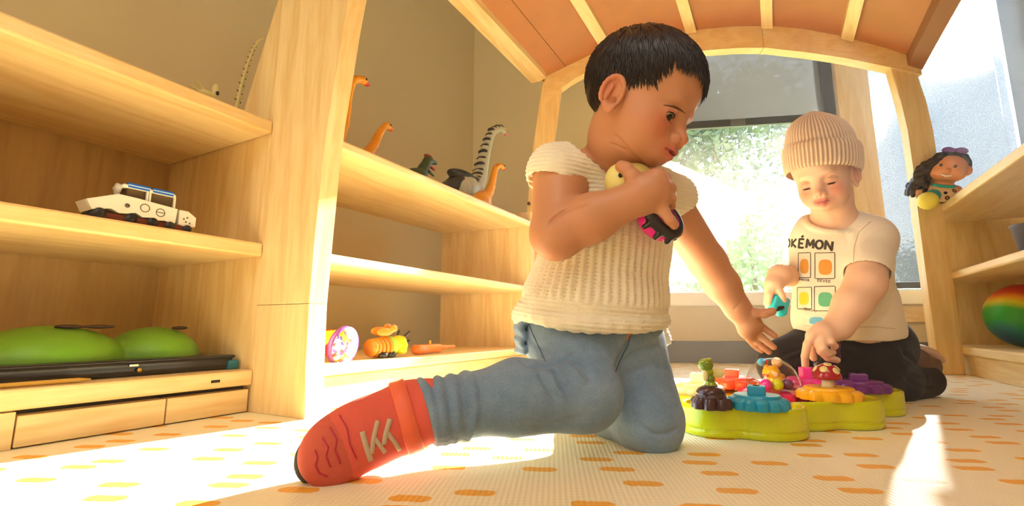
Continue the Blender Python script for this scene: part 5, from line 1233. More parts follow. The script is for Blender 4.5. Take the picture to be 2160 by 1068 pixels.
# clear dome with its pink base, a yellow figure and loose beads
dc = on(1632, 818, 2, .052); dR = .0475
M['pinkclear'] = plain('translucent_pink', srgb(244, 40, 96), .2, Transmission_Weight=.35); M['clear'] = plain('clear_plastic', (1, 1, 1), .02, Transmission_Weight=1.0, IOR=1.08)
def clear_dome():
    mt, nt, b = _mk('clear_dome'); out = nt.nodes['Material Output']; tr = N(nt, 'ShaderNodeBsdfTransparent'); tr.inputs[0].default_value = (.97, .97, .96, 1); gl = N(nt, 'ShaderNodeBsdfGlossy'); gl.inputs['Roughness'].default_value = .03
    lw = N(nt, 'ShaderNodeLayerWeight'); lw.inputs['Blend'].default_value = .25; mr = N(nt, 'ShaderNodeMapRange'); mr.inputs['To Min'].default_value = .03; mr.inputs['To Max'].default_value = .55; nt.links.new(lw.outputs['Facing'], mr.inputs['Value'])
    mx = N(nt, 'ShaderNodeMixShader'); nt.links.new(mr.outputs[0], mx.inputs[0]); nt.links.new(tr.outputs[0], mx.inputs[1]); nt.links.new(gl.outputs[0], mx.inputs[2]); nt.links.new(mx.outputs[0], out.inputs['Surface']); return mt
lathe('dome', [(dR * .98, 0)] + [(dR * math.cos(a), dR * 1.16 * math.sin(a)) for a in np.linspace(.02, math.pi / 2 - .001, 18)], (dc[0], dc[1], .052), clear_dome(), tray, seg=56)
lathe('dome_base', [(.058, 0), (.060, .004), (.058, .013), (.050, .016), (.046, .0175), (0, .0175)], (dc[0], dc[1], .0345), M['pinkclear'], tray, seg=96, mod=lambda a, i: 1 + (.06 * math.cos(12 * a) if i in (0, 1, 2) else 0), sharp=40)
YB, YD = srgb(250, 186, 30), srgb(240, 150, 20); bq = np.array([dc[0], dc[1], .0525]); L_ = lambda dx, dz, dy=0: bq + CR * dx + np.array([0, dy, dz])
yf = thing('yellow_figure', 'round yellow animal figure under the clear dome', 'figurine', tuple(bq))
sculpt('body', [ell(L_(.002, .012), (.015, .015, .012), None, .001, col=YB), ell(L_(-.002, .027), (.0155, .014, .013), None, .004, col=YB), ell(L_(-.011, .037), (.005, .004, .006), None, .002, col=YD), ell(L_(.007, .038), (.005, .004, .006), None, .002, col=YD), ell(L_(.017, .020), (.006, .006, .005), None, .003, col=YD), ell(L_(-.014, .022, -.008), (.005, .004, .003), None, .002, col=srgb(230, 90, 40))], .0009, M['shiny'], yf)
for nm, (px, py), z, r, col in (('pink', (1616, 812), .0635, .0100, (226, 50, 150)), ('lime', (1640, 812), .0635, .0100, (206, 206, 30)), ('plum', (1661, 811), .0635, .0098, (112, 60, 96))):
    p = on(px, py, 2, z); p = p + (np.array([dc[0], dc[1], p[2]]) - p) * 0
    o = lathe('bead', [(r * math.sin(a), -r * math.cos(a)) for a in np.linspace(0, math.pi, 17)], p, plain(nm + '_bead', srgb(*col), .18), None, tuple(p), seg=28)
    tag(o, {'pink': 'hot pink round bead at the left inside the clear dome', 'lime': 'lime round bead in the middle inside the clear dome', 'plum': 'plum brown round bead at the right inside the clear dome'}[nm], 'bead')
for nm, dx, dz, r, col, lb in (('sky', -.019, .046, .0075, (70, 170, 220), 'sky blue bead high inside the clear dome'), ('peach', .010, .046, .0095, (250, 214, 160), 'peach bead high inside the clear dome'), ('red', -.012, .0455, .0048, (226, 50, 50), 'small red bead beside the blue one inside the clear dome')):
    p = L_(dx, dz, .004); o = lathe('bead', [(r * math.sin(a), -r * math.cos(a)) for a in np.linspace(0, math.pi, 15)], p, plain(nm + '_bead', srgb(*col), .2), None, tuple(p), seg=24); tag(o, lb, 'bead')

# ================================================================== TOYS IN HANDS
PK, BK = srgb(240, 30, 150), srgb(30, 26, 30)
hc = J(1394, 462, .602); hn = np.array([.42, .40, -.81]); hn /= np.linalg.norm(hn); ha = np.array([.70, -.68, 0.03]); ha -= hn * (ha @ hn); ha /= np.linalg.norm(ha); hb_ = np.cross(hn, ha); HA = np.stack([ha, hb_, hn])
pt = thing('toy_cupcake', 'pink toy with black dripping top held against the cream knit by the girl', 'toy', tuple(c2w(hc)))
P = [ell(hc - hn * .008 - hb_ * .002, (.030, .024, .020), HA, .001)] + [half(hc + hn * .006, hn, .002)]
sculpt('base', P, .0010, plain('hot_pink', PK, .25), pt, camspace=True)
ring = [hc + hn * .004 + ha * .0245 * math.cos(t) + hb_ * .0175 * math.sin(t) for t in np.linspace(0, 2 * math.pi, 33)]
P = chain(ring, .0070, .002) + [cap(hc + hn * .002 + (ha * .0285 * math.cos(t) + hb_ * .0225 * math.sin(t)), hc - hn * (.007 + .004 * math.sin(t * 5)) + (ha * .0312 * math.cos(t) + hb_ * .0252 * math.sin(t)), .0042, .0034, .003) for t in np.linspace(0, 2 * math.pi, 11)[:-1]]
sculpt('icing', P, .0010, plain('black_icing', BK, .3), pt, camspace=True)
sculpt('recess', [ell(hc + hn * .003, (.020, .0135, .003), HA, .001)], .0010, plain('black_recess', srgb(14, 10, 14), .4), pt, camspace=True)
rim = [hc + hn * .0105 + ha * .0205 * math.cos(t) + hb_ * .0138 * math.sin(t) for t in np.linspace(0, 2 * math.pi, 33)]
V, F = tube_np(c2w(np.array(rim)), .0009, 6, cap=False); quads_mesh('rim_line', V, F, plain('magenta_line', srgb(190, 20, 120), .3), pt)
cb = J(1308, 378, .604); ct = thing('toy_chick', 'cream toy with a round black eye under the girl thumb', 'toy', tuple(c2w(cb)))
sculpt('body', [ell(cb, (.019, .020, .016), None, .001), ell(J(1340, 372, .612), (.022, .017, .014), None, .010), ell(J(1300, 398, .606), (.013, .014, .012), None, .008)], .0012, plain('cream_yellow_plastic', srgb(238, 224, 140), .3), ct, camspace=True)
sculpt('eye', [ell(J(1309, 370, .5885), (.0030, .0032, .0024), None, .001)], .0006, plain('black_eye', srgb(10, 9, 9), .15), ct, camspace=True)
cy = J(1641, 640, 1.066); cyt = thing('toy_figure', 'turquoise toy with a black diamond held in the boy right hand', 'toy', tuple(c2w(cy)))
CA = np.stack(orth((.2, -.55, -.8), (.35, .8, -.45)))
sculpt('body', [rbox(cy, (.0165, .019, .015), .006, np.stack(orth((.3, .95, 0), (-.9, .3, -.1))), .001), ell(cy + [.013, .006, 0], (.007, .008, .008), None, .004), ell(cy + [-.014, -.010, 0], (.006, .008, .008), None, .004), ell(cy + [.004, -.020, -.004], (.013, .010, .012), None, .006)], .0013, plain('turquoise_plastic', srgb(30, 190, 206), .3), cyt, camspace=True)
q_ = [J(1636, 659, 1.044), J(1643, 647, 1.042), J(1654, 646, 1.046), J(1655, 651, 1.046)]
prism('mouth', [c2w(p) for p in q_], tuple(CF * .004), plain('black_mouth', srgb(36, 26, 26), .5), cyt)
pu = J(1748, 752, 1.000); put = thing('toy_figure', 'dark purple toy figure under the boy left hand behind the mushroom', 'toy', tuple(c2w(pu)))
sculpt('body', [ell(pu, (.024, .026, .022), None, .001, col=srgb(84, 30, 96)), ell(pu + [.012, .022, 0], (.012, .014, .011), None, .006, col=srgb(110, 40, 116)), ell(pu + [-.020, -.014, -.004], (.014, .022, .014), None, .006, col=srgb(60, 52, 64)), ell(pu + [0, -.030, 0], (.020, .018, .016), None, .006, col=srgb(60, 26, 70))], .0016, M['shiny'], put, camspace=True)

# ================================================================== SHELF TOYS
def chainc(pts, rs, col, k=.004): return chain(pts, rs, k, 'add', col)
def yz(Y, z, X=-.9): return np.array([X, Y, z])
def neck_dino(label, pts, rs, head, body, col, headc, x=-.9, res=.002, extra=()):
    k_ = x / -.9; mp_ = lambda a, b: (a * k_, CAMH + (b - CAMH) * k_)
    pts = [mp_(*q) for q in pts]; head = mp_(*head); body = (mp_(*body[0]), body[1]); rs = [q * k_ for q in rs]
    t = thing('toy_dinosaur', label, 'toy dinosaur', (x, body[0][0], .563), None)
    P = chainc([yz(a, b, x) for a, b in dens([(p[0], p[1], 0) for p in pts], 9)[:, :2]], np.interp(np.linspace(0, 1, 9), np.linspace(0, 1, len(rs)), rs), col)
    P += [ell(yz(*head, x), (.009, .015, .010), None, .004, col=col), ell(yz(head[0] + .010, head[1] - .004, x), (.007, .013, .006), None, .004, col=headc), ell(yz(head[0] + .002, head[1] + .008, x), (.005, .008, .004), None, .003, col=headc)]
    (by, bz_), (rx, ry, rz) = body; P += [ell(yz(by, bz_, x), (rx, ry, rz), None, .015, col=col)]
    for dx in (-1, 1):
        for dy in (-1, 1): P.append(cap(yz(by + dy * ry * .55, bz_ - rz * .3, x + dx * rx * .6), yz(by + dy * ry * .6, .568, x + dx * rx * .7), rx * .42, rx * .34, .008, col=col))
    P += [cap(yz(by - ry * .7, bz_, x), yz(by - ry * 1.9, .580, x), rx * .5, .004, .010, col=col)] + list(extra)
    sculpt('body', P, res, M['toy'], t)
    for dx in (-1, 1): sculpt('eye', [ell(yz(head[0] + .004, head[1] + .003, x + dx * .0085), (.0022, .003, .003), None, .001, col=srgb(20, 16, 10))], .0008, M['shiny'], t)
    return t
OR, RD = srgb(238, 160, 30), srgb(206, 40, 30)
neck_dino('tall orange long-necked dinosaur with red head nearest the shelf side', [(.742, .60), (.768, .66), (.776, .74), (.790, .785), (.812, .800)], [.022, .014, .011, .010, .009], (.822, .802), ((.725, .605), (.022, .035, .026)), OR, RD)
neck_dino('smaller orange long-necked dinosaur second along the upper shelf', [(.835, .592), (.868, .636), (.886, .676), (.905, .706)], [.018, .013, .010, .008], (.917, .712), ((.82, .592), (.016, .030, .018)), OR, srgb(226, 110, 40))
neck_dino('little orange dinosaur with red head in front of the striped one', [(1.41, .625), (1.45, .66), (1.475, .71), (1.495, .765), (1.525, .785)], [.026, .018, .013, .011, .010], (1.545, .787), ((1.40, .612), (.026, .042, .034)), OR, RD, x=-.838)
NV, WG = srgb(44, 52, 62), srgb(196, 204, 190)
t = thing('toy_dinosaur', 'large grey long-necked dinosaur with navy back stripes on the upper shelf', 'toy dinosaur', (-.92, 1.33, .563))
np_ = dens([(1.37, .655, 0), (1.41, .70, 0), (1.435, .77, 0), (1.465, .85, 0), (1.505, .92, 0), (1.56, .953, 0)], 15)[:, :2]; nr_ = np.interp(np.linspace(0, 1, 15), [0, .3, .7, 1], [.038, .026, .017, .013])
P = chainc([yz(a, b, -.92) for a, b in np_], nr_, WG) + [ell(yz(1.325, .648, -.92), (.040, .070, .046), None, .02, col=WG), ell(yz(1.582, .958, -.92), (.012, .026, .013), None, .006, col=WG), cap(yz(1.27, .65, -.92), yz(1.17, .60, -.92), .030, .008, .02, col=NV)]
P += [ell(yz(1.615, .950, -.92), (.009, .012, .006), None, .004, col=srgb(222, 150, 150))]
for dx in (-1, 1):
    for dy in (-.045, .050): P.append(cap(yz(1.325 + dy, .635, -.92 + dx * .026), yz(1.33 + dy, .572, -.92 + dx * .03), .020, .015, .01, col=WG))
P += [ell(yz(1.30, .682, -.92), (.034, .070, .018), None, .004, col=NV)]
for i in range(0, 14, 1):
    a, b = np_[i]; q = np_[min(i + 1, 14)] - np_[max(i - 1, 0)]; q = q / np.linalg.norm(q); nx = np.array([-q[1], q[0]])
    c = np.array([a, b]) + nx * nr_[i] * .72; P.append(ell(yz(c[0], c[1], -.92), (nr_[i] * .9, .012 if i % 2 else .008, .009 if i % 2 else .006), None, .002, col=NV))
P += [ell(yz(1.575, .968, -.92), (.010, .020, .006), None, .002, col=NV)]
sculpt('body', P, .0022, M['toy'], t)
for dx in (-1, 1): sculpt('eye', [ell(yz(1.590, .962, -.92 + dx * .0115), (.0026, .005, .005), None, .001, col=srgb(226, 200, 40))], .001, M['shiny'], t)
t = thing('toy_dinosaur', 'small dark green meat eating dinosaur with red crest, mouth open, mid shelf', 'toy dinosaur', (-.9, 1.06, .563))
DG = srgb(44, 74, 50); P = [ell(yz(1.045, .605), (.022, .036, .024), None, .01, col=DG), cap(yz(1.06, .615), yz(1.085, .655), .020, .015, .01, col=DG), ell(yz(1.098, .669), (.013, .022, .013), None, .006, col=DG), cap(yz(1.105, .672), yz(1.132, .673), .010, .006, .004, col=DG), cap(yz(1.105, .656), yz(1.126, .650), .007, .004, .003, col=srgb(170, 60, 60)), ell(yz(1.095, .683), (.008, .018, .006), None, .004, col=srgb(140, 40, 44)), cap(yz(1.02, .60), yz(.95, .585), .016, .004, .01, col=DG)]
for dx in (-1, 1): P += [cap(yz(1.05, .595, -.9 + dx * .016), yz(1.06, .567, -.9 + dx * .018), .012, .009, .006, col=DG), cap(yz(1.08, .628, -.9 + dx * .016), yz(1.105, .622, -.9 + dx * .014), .005, .003, .003, col=DG)]
sculpt('body', P, .0018, M['toy'], t)

# bottom shelf of the second unit
X0 = -.845
dr = thing('toy_drum', 'red and yellow starred toy shaker with a speckled round end lying on the bottom shelf', 'toy', (X0, .71, .092))
ax_ = np.array([.86, .10, -.14]); ax_ /= np.linalg.norm(ax_); ec = on(722, 736, 0, -.815)
def shaker():
    mt, nt, b = _mk('red_star_print'); tc = N(nt, 'ShaderNodeTexCoord'); vo = N(nt, 'ShaderNodeTexVoronoi'); vo.inputs['Scale'].default_value = 20; nt.links.new(tc.outputs['Object'], vo.inputs['Vector'])
    rp = N(nt, 'ShaderNodeValToRGB'); e = rp.color_ramp.elements; e[0].position = .30; e[0].color = (*srgb(250, 206, 40), 1); e[1].position = .42; e[1].color = (*srgb(206, 24, 34), 1); rp.color_ramp.interpolation = 'CONSTANT'
    nt.links.new(vo.outputs['Distance'], rp.inputs[0]); nt.links.new(rp.outputs[0], b.inputs['Base Color']); b.inputs['Roughness'].default_value = .3; return mt
def speck():
    mt, nt, b = _mk('speckled_beads'); tc = N(nt, 'ShaderNodeTexCoord'); vo = N(nt, 'ShaderNodeTexVoronoi'); vo.inputs['Scale'].default_value = 150; nt.links.new(tc.outputs['Object'], vo.inputs['Vector'])
    s = N(nt, 'ShaderNodeSeparateColor'); nt.links.new(vo.outputs['Color'], s.inputs[0]); rp = N(nt, 'ShaderNodeValToRGB'); rp.color_ramp.interpolation = 'CONSTANT'; e = rp.color_ramp.elements
    e[0].color = (*srgb(250, 240, 236), 1); e[1].position = .35; e[1].color = (*srgb(226, 60, 60), 1)
    for p, c in ((.55, (246, 170, 40)), (.7, (90, 70, 180)), (.82, (250, 236, 230)), (.92, (240, 130, 170))): q = e.new(p); q.color = (*srgb(*c), 1)
    nt.links.new(s.outputs[0], rp.inputs[0]); nt.links.new(rp.outputs[0], b.inputs['Base Color']); b.inputs['Roughness'].default_value = .3; return mt
lathe('barrel', [(.012, -.10), (.020, -.095), (.022, -.05), (.026, -.02), (.033, -.001)], ec, shaker(), dr, seg=40, ax=ax_)
lathe('rim', [(.0345, -.006), (.0355, -.003), (.0355, .001), (.034, .003)], ec, plain('violet_rim', srgb(110, 50, 130), .3), dr, seg=40, ax=ax_)
lathe('end_window', [(.0335, .002), (.024, .0075), (.012, .0098), (0, .0105)], ec, speck(), dr, seg=40, ax=ax_)
by = thing('toy_bee', 'yellow toy bee with lime collar and orange wings on the bottom shelf', 'toy', (X0, .90, .092))
YL = srgb(248, 214, 20); hcn = np.array([X0, .925, .1165])
sculpt('head', [ell(hcn, (.020, .021, .019), None, .001, col=YL), ell(hcn + [.012, -.002, -.012], (.010, .012, .008), None, .004, col=YL), ell(hcn + [.0185, .010, .006], (.003, .004, .0045), None, .001, col=srgb(16, 14, 14)), cap(hcn + [.006, .012, .017], hcn + [.010, .022, .026], .0028, .0026, .002, col=srgb(16, 14, 14)), cap(hcn + [-.006, .004, .018], hcn + [-.008, .010, .028], .0026, .0026, .002, col=srgb(16, 14, 14))], .0012, M['shiny'], by)
lathe('collar', [(.014, -.009), (.0195, -.006), (.021, 0), (.0195, .005), (.014, .008)], hcn - [0, .024, .003], plain('lime_collar', srgb(160, 206, 40), .3), by, seg=28, ax=(0, 1, .1))
M['orange_clear'] = plain('orange_clear_plastic', srgb(250, 160, 20), .25, Transmission_Weight=.3)
for i in range(5): lathe('body_ring', [(.017, -.0035), (.0215 - .001 * i, -.001), (.0215 - .001 * i, .001), (.017, .0035)], hcn - [0, .038 + .0095 * i, .004], M['orange_clear'], by, seg=26, ax=(0, 1, 0))
for dx, dz in ((.004, .026), (-.012, .028)):
    sculpt('wing', [ell(hcn + [dx, -.045, dz], (.0035, .022, .009), None, .001), ell(hcn + [dx, -.020, dz + .007], (.0035, .012, .008), None, .004)], .0013, M['orange_clear'], by)
for dy in (-.034, -.058): sculpt('foot', [ell(hcn + [.015, dy, -.018], (.007, .012, .006), None, .001, col=srgb(20, 18, 18))], .0012, M['shiny'], by)
og = thing('toy_blaster', 'orange plastic toy with a long snout on the bottom shelf beside the bee', 'toy', (X0, 1.07, .092)); oc = np.array([X0, 1.06, .105]); OG = srgb(246, 130, 20)
sculpt('body', [rbox(oc + [0, -.01, 0], (.012, .045, .010), .005, None, .002, col=OG), rbox(oc + [0, .03, .001], (.009, .030, .006), .004, None, .004, col=OG), cap(oc + [0, .05, .001], oc + [0, .10, .001], .0050, .0045, .004, col=OG), ell(oc + [0, -.04, -.004], (.014, .022, .009), None, .006, col=OG), cap(oc + [0, .0, .008], oc + [0, .0, .017], .003, .003, .003, col=srgb(250, 180, 20))], .0015, M['toy'], og)

def grow(th, k):
    """resize a finished toy about its base"""
    def rec(o):
        for ch in o.children:
            me = ch.data; n = len(me.vertices); co = np.empty(n * 3, np.float32); me.vertices.foreach_get('co', co); me.vertices.foreach_set('co', (co * k).astype(np.float32)); me.update(); rec(ch)
    rec(th)
grow(dr, 1.2); grow(by, 1.2); grow(og, 1.12); by.location[1] -= .012; by.location[0] += .012; dr.location[1] -= .004
# left unit: rover, skeleton pieces, green humps
RX = -.955; rv = thing('toy_rover', 'white six wheeled toy rover with blue striped solar roof on the middle shelf', 'toy', (RX, .42, .336))
WH = plain('white_toy_plastic', srgb(226, 220, 200), .4)
def rp_(y, z, x=RX): return np.array([x, y, z])
hullp = [rp_(.295, .372), rp_(.305, .352), rp_(.335, .362), rp_(.350, .354), rp_(.366, .356), rp_(.378, .362), rp_(.392, .353), rp_(.408, .357), rp_(.420, .351), rp_(.434, .356), rp_(.448, .349), rp_(.456, .353), rp_(.458, .386), rp_(.380, .392), rp_(.345, .394)]
prism('hull', [p - [.028, 0, 0] for p in hullp], (.056, 0, 0), WH, rv, .0015)
prism('nose', [rp_(.463, .352, RX - .026), rp_(.485, .346, RX - .026), rp_(.500, .352, RX - .026), rp_(.500, .374, RX - .026), rp_(.482, .386, RX - .026), rp_(.463, .386, RX - .026)], (.052, 0, 0), WH, rv, .0025)
board('link', (RX - .012, .455, .358), (RX + .012, .466, .376), M['black'], rv, .001)
dk = board('roof_rack', (RX - .026, .352, .412), (RX + .026, .452, .4185), WH, rv, .002)
for a, b in ((.360, .400), (.406, .447)):
    p_ = board('solar_panel', (RX + .004, a, .4125), (RX + .0275, b, .4225), plain('solar_blue', srgb(40, 96, 190), .12) if 'solar_blue' not in bpy.data.materials else bpy.data.materials['solar_blue'], rv, .001)
    board('pale_strip', (RX + .0272, a, .4160), (RX + .0280, b, .4185), plain('pale_blue', srgb(170, 206, 240), .1) if 'pale_blue' not in bpy.data.materials else bpy.data.materials['pale_blue'], p_, 0)  # pale blue strip along the panel edge
lathe('roof_tube', [(0, -.004), (.012, -.003), (.012, .003), (0, .004)], rp_(.352, .410), WH, rv, seg=24, ax=(0, 1, 0))
for y in (.398, .403, .452): board('strut', (RX + .018, y - .002, .385), (RX + .024, y + .002, .414), WH, rv, .0008)
board('cabin', (RX - .02, .362, .385), (RX + .018, .45, .4125), plain('brown_cabin', srgb(92, 70, 42), .5), rv, .002)
for y, r in ((.318, .011), (.372, .010), (.412, .010), (.446, .009), (.482, .0085)):
    wv_ = lathe('wheel', [(0, -.030), (r, -.029), (r, .029), (0, .030)], rp_(y, .336 + r), M['black'], rv, seg=22, ax=(1, 0, 0))
board('chassis', (RX - .022, .31, .3375), (RX + .024, .49, .352), plain('rust_chassis', srgb(120, 50, 24), .6), rv, .002)
M['mark'] = plain('grey_marking', srgb(84, 78, 66), .5)
def mark_ring(y, z, r): V, F = tube_np([rp_(y + r * math.cos(a), z + r * math.sin(a), RX + .0284) for a in np.linspace(0, 2 * math.pi, 17)], .0008, 5, cap=False); quads_mesh('round_emblem', V, F, M['mark'], rv)
mark_ring(.424, .370, .0085); mark_ring(.394, .374, .0085); board('emblem_bar', (RX + .0278, .4165, .3695), (RX + .0287, .4315, .3708), M['mark'], rv, 0)
lathe('button', [(.0045, 0), (.0045, .0012), (0, .0016)], rp_(.362, .372, RX + .028), M['mark'], rv, seg=14, ax=(1, 0, 0))
for y, z in ((.478, .360), (.486, .358), (.480, .370), (.473, .366)): lathe('button', [(.0020, 0), (.0018, .001), (0, .0012)], rp_(y, z, RX + .0258), M['mark'], rv, seg=10, ax=(1, 0, 0))
BN = srgb(216, 200, 130); BN2 = srgb(120, 110, 60)
tl = thing('toy_skeleton_tail', 'cream skeleton dinosaur tail standing up by the shelf end panel', 'toy', (-1.08, .615, .604))
tp = dens([(.600, .610, 0), (.612, .66, 0), (.622, .74, 0), (.634, .81, 0), (.648, .860, 0), (.668, .885, 0), (.690, .880, 0)], 46)[:, :2] - [.008, 0]
sculpt('spine', chainc([yz(a, b, -1.08) for a, b in tp], np.linspace(.0048, .0016, 46), BN, .001), .0012, M['toy'], tl)
for i in range(1, 30): 
    a, b = tp[i]; r = .0095 * (1 - i / 40)
    sculpt('vertebra', [cap(yz(a - r, b + .002, -1.08), yz(a + r, b - .003, -1.08), .0018, .0018, .001, col=BN2 if i % 2 else BN)], .0011, M['toy'], tl)
sk = thing('toy_skeleton_figure', 'tiny cream skeleton figure with a horned skull on the top shelf', 'toy', (-1.08, .53, .604)); q = yz(.545, .690, -1.08)
sculpt('body', [cap(q + [0, -.012, -.085], q + [0, -.006, -.02], .006, .004, .004, col=BN), ell(q + [0, -.006, -.010], (.009, .017, .009), None, .006, col=BN), ell(q + [0, .012, .006], (.008, .008, .018), None, .005, col=BN), ell(q + [.006, .013, .0], (.004, .004, .005), None, .002, col=srgb(30, 26, 20)), cap(q + [0, -.014, 0], q + [0, -.030, .012], .003, .002, .002, col=BN), cap(q + [0, -.02, -.01], q + [0, -.04, -.004], .003, .002, .002, col=BN), cap(q + [.01, -.01, -.03], q + [.02, -.02, -.085], .004, .004, .003, col=BN)], .0014, M['toy'], sk)
gh = thing('green_play_hill', 'green double humped lid on a long black tray on the bottom left shelf', 'toy', (-1.06, .40, .081))
hp = [ell((-1.07, .330, .105), (.090, .108, .062), None, .001), ell((-1.07, .484, .106), (.082, .078, .059), None, .010), half((0, 0, .106), (0, 0, -1), .002)]
sculpt('lid', hp, .0028, plain('green_lid', srgb(104, 160, 30), .45, .1, 300), gh)
sculpt('tray', [rbox((-1.07, .385, .0955), (.105, .200, .0145), .010, None, .001), rbox((-1.07, .385, .107), (.108, .203, .003), .0025, None, .002)], .003, plain('black_tray', srgb(24, 24, 28), .25), gh)
for y, sz in ((.345, .020), (.385, .024), (.515, .014)): 
    sculpt('hole_rim', [ell((-1.04, y, .1655 if y < .5 else .163), (.012, sz, .0035), None, .001)], .0016, plain('dark_hole', srgb(50, 20, 14), .5) if 'dark_hole' not in bpy.data.materials else bpy.data.materials['dark_hole'], gh)
lathe('catch', [(.004, 0), (.004, .003), (0, .004)], (-.962, .42, .092), plain('brass_catch', srgb(190, 160, 80), .3, Metallic=1.0), gh, seg=14, ax=(1, 0, 0)); board('catch_plate', (-.963, .405, .0985), (-.961, .418, .102), M['sill'], gh, .0004)
bl = board('toy_block', (-1.0, .572, .0815), (-.96, .592, .099), plain('teal_block', srgb(20, 120, 140), .4), None, .002, (-.98, .582, .0815)); tag(bl, 'small teal block at the right end of the bottom left shelf', 'block')
pc = tube('pencil', [(-.935, .10, .0852), (-.935, .33, .0852), (-.935, .345, .0852)], [.0035, .0035, .001], plain('yellow_pencil', srgb(206, 160, 60), .4), None, (-.935, .2, .0815)); tag(pc, 'thin yellow stick lying along the edge of the bottom left shelf', 'stick')

# right unit: doll, ball, bin
DD = 1.72; dl = PW(1990, 372, DD); dz0 = .612
doll = thing('rag_doll', 'doll with long dark hair, purple bow and leopard print top on the right shelf', 'doll', tuple(PW(1990, 372, 2.0)))
def dj(px, py, d=0): return J(px, py, DD + d)
SKD = srgb(222, 150, 104)
DH = J(2002, 356, 2.0); DS = DD / 2.0
UPC = np.array([0, math.cos(PITCH), math.sin(PITCH)]); DCUT = half(w2c(np.array([[0, 0, CAMH + (.6125 - CAMH) / DS]]))[0], -UPC, .002)
def doll_cols(V): return colour_by_prim(dollP, V)
_v = np.array([DH[0], .10, DH[2]]); _v /= np.linalg.norm(_v); DZ = _v; DX = np.array([DZ[2], 0, -DZ[0]]); DX /= np.linalg.norm(DX); DY = np.array([0, 1.0, 0]) - DZ * DZ[1]; DY /= np.linalg.norm(DY)
_r = math.radians(-14); DX, DY = DX * math.cos(_r) + DY * math.sin(_r), DY * math.cos(_r) - DX * math.sin(_r); DAX = np.stack([DX, DY, DZ])
def DL(x, y, z): return DH + DX * x * .84 + DY * y + DZ * z
dollP = [ell(DL(0, 0, 0), (.060, .060, .060), DAX, .001, col=SKD), ell(DL(-.030, -.022, -.030), (.034, .028, .030), DAX, .02, col=SKD), ell(DL(.030, -.020, -.032), (.034, .028, .030), DAX, .02, col=SKD), ell(DL(.0, -.014, -.064), (.009, .008, .007), DAX, .006, col=SKD), ell(DL(.072, -.002, 0), (.014, .020, .010), DAX, .006, col=SKD), cap(DL(0, -.05, .01), DL(-.005, -.085, .02), .028, .030, .01, col=SKD), ell(DL(-.01, -.11, .02), (.055, .060, .045), DAX, .02, col=SKD), cap(DL(-.055, -.085, .01), DL(-.095, -.115, -.03), .022, .018, .01, col=SKD), cap(DL(.05, -.085, .02), DL(.10, -.13, -.01), .022, .018, .01, col=SKD)]
sculpt('body', dollP + [DCUT], .0035, M['toy'], doll, camspace=True)
def leopard():
    mt, nt, b = _mk('leopard_print'); tc = N(nt, 'ShaderNodeTexCoord'); vo = N(nt, 'ShaderNodeTexVoronoi'); vo.inputs['Scale'].default_value = 46; nt.links.new(tc.outputs['Object'], vo.inputs['Vector']); rp = N(nt, 'ShaderNodeValToRGB'); rp.color_ramp.interpolation = 'CONSTANT'; e = rp.color_ramp.elements
    e[0].color = (*srgb(196, 120, 60), 1); e[1].position = .20; e[1].color = (*srgb(44, 26, 18), 1); q = e.new(.36); q.color = (*srgb(236, 196, 142), 1); nt.links.new(vo.outputs['Distance'], rp.inputs[0]); nt.links.new(rp.outputs[0], b.inputs['Base Color']); b.inputs['Roughness'].default_value = .9; return mt
sculpt('dress', [ell(DL(-.006, -.115, .018), (.070, .054, .054), DAX, .001), ell(DL(-.006, -.17, .018), (.085, .05, .065), DAX, .03), DCUT], .0035, leopard(), doll, camspace=True)
rg = [DL(-.004 + .046 * math.cos(t), -.070 + .006 * math.sin(t), .012 + .036 * math.sin(t)) for t in np.linspace(0, 2 * math.pi, 25)]
sculpt('collar', chain(rg, .006, .003), .0025, plain('turquoise_trim', srgb(60, 190, 180), .8), doll, camspace=True)
M['dollhair'] = plain('doll_dark_hair', srgb(38, 28, 28), .45, .6, 90)
HP = [ell(DL(0, .018, .022), (.066, .062, .062), DAX, .001), half(DL(0, .022, -.02), DAX[0] * .2 + DAX[1] * -.55 - DAX[2] * .8, .006)]
for i in range(22):
    r_ = np.random.default_rng(i); a = DL(-.040 + r_.uniform(-.02, .02), .030 + r_.uniform(-.02, .02), -.012 + r_.uniform(-.02, .03)); b = DL(-.085 + r_.uniform(-.03, .02), -.035 + r_.uniform(-.03, .02), -.02 + r_.uniform(-.02, .02)); c = DL(-.100 + r_.uniform(-.04, .05), -.105 + r_.uniform(-.03, .02), -.025 + r_.uniform(-.02, .02))
    HP += chain(dens([a, b, c], 7), [.014, .015, .015, .014, .013, .011, .007], .004)
sculpt('hair', HP, .0035, M['dollhair'], doll, camspace=True, disp=lambda V, nr: noise3(V, 90, 2) * .003)
for dx in (-1, 1): sculpt('eye', [ell(DL(-.006 + dx * .027, .006, -.057), (.0085, .0075, .006), DAX, .001, col=srgb(236, 224, 210)), ell(DL(-.006 + dx * .027, .006, -.0615), (.0060, .0065, .003), DAX, .001, col=srgb(90, 60, 40))], .0016, M['shiny'], doll, camspace=True)
sculpt('mouth', [cap(DL(-.018, -.032, -.062), DL(0, -.037, -.066), .0035, .0045, .002), cap(DL(0, -.037, -.066), DL(.018, -.032, -.062), .0045, .0035, .002)], .0016, plain('white_smile', srgb(240, 220, 210), .4), doll, camspace=True)
sculpt('bow', [ell(DL(-.024, .074, -.005), (.022, .014, .012), DAX, .001), ell(DL(.024, .076, -.005), (.022, .014, .012), DAX, .002), ell(DL(0, .073, -.006), (.009, .010, .011), DAX, .002)], .002, plain('purple_ribbon', srgb(112, 60, 150), .6), doll, camspace=True)
fo = J(1957, 424, 1.95)
sculpt('foot', [ell(fo, (.036, .036, .036), None, .001)], .003, plain('lemon_slipper', srgb(246, 228, 90), .6, .1, 200), doll, camspace=True)
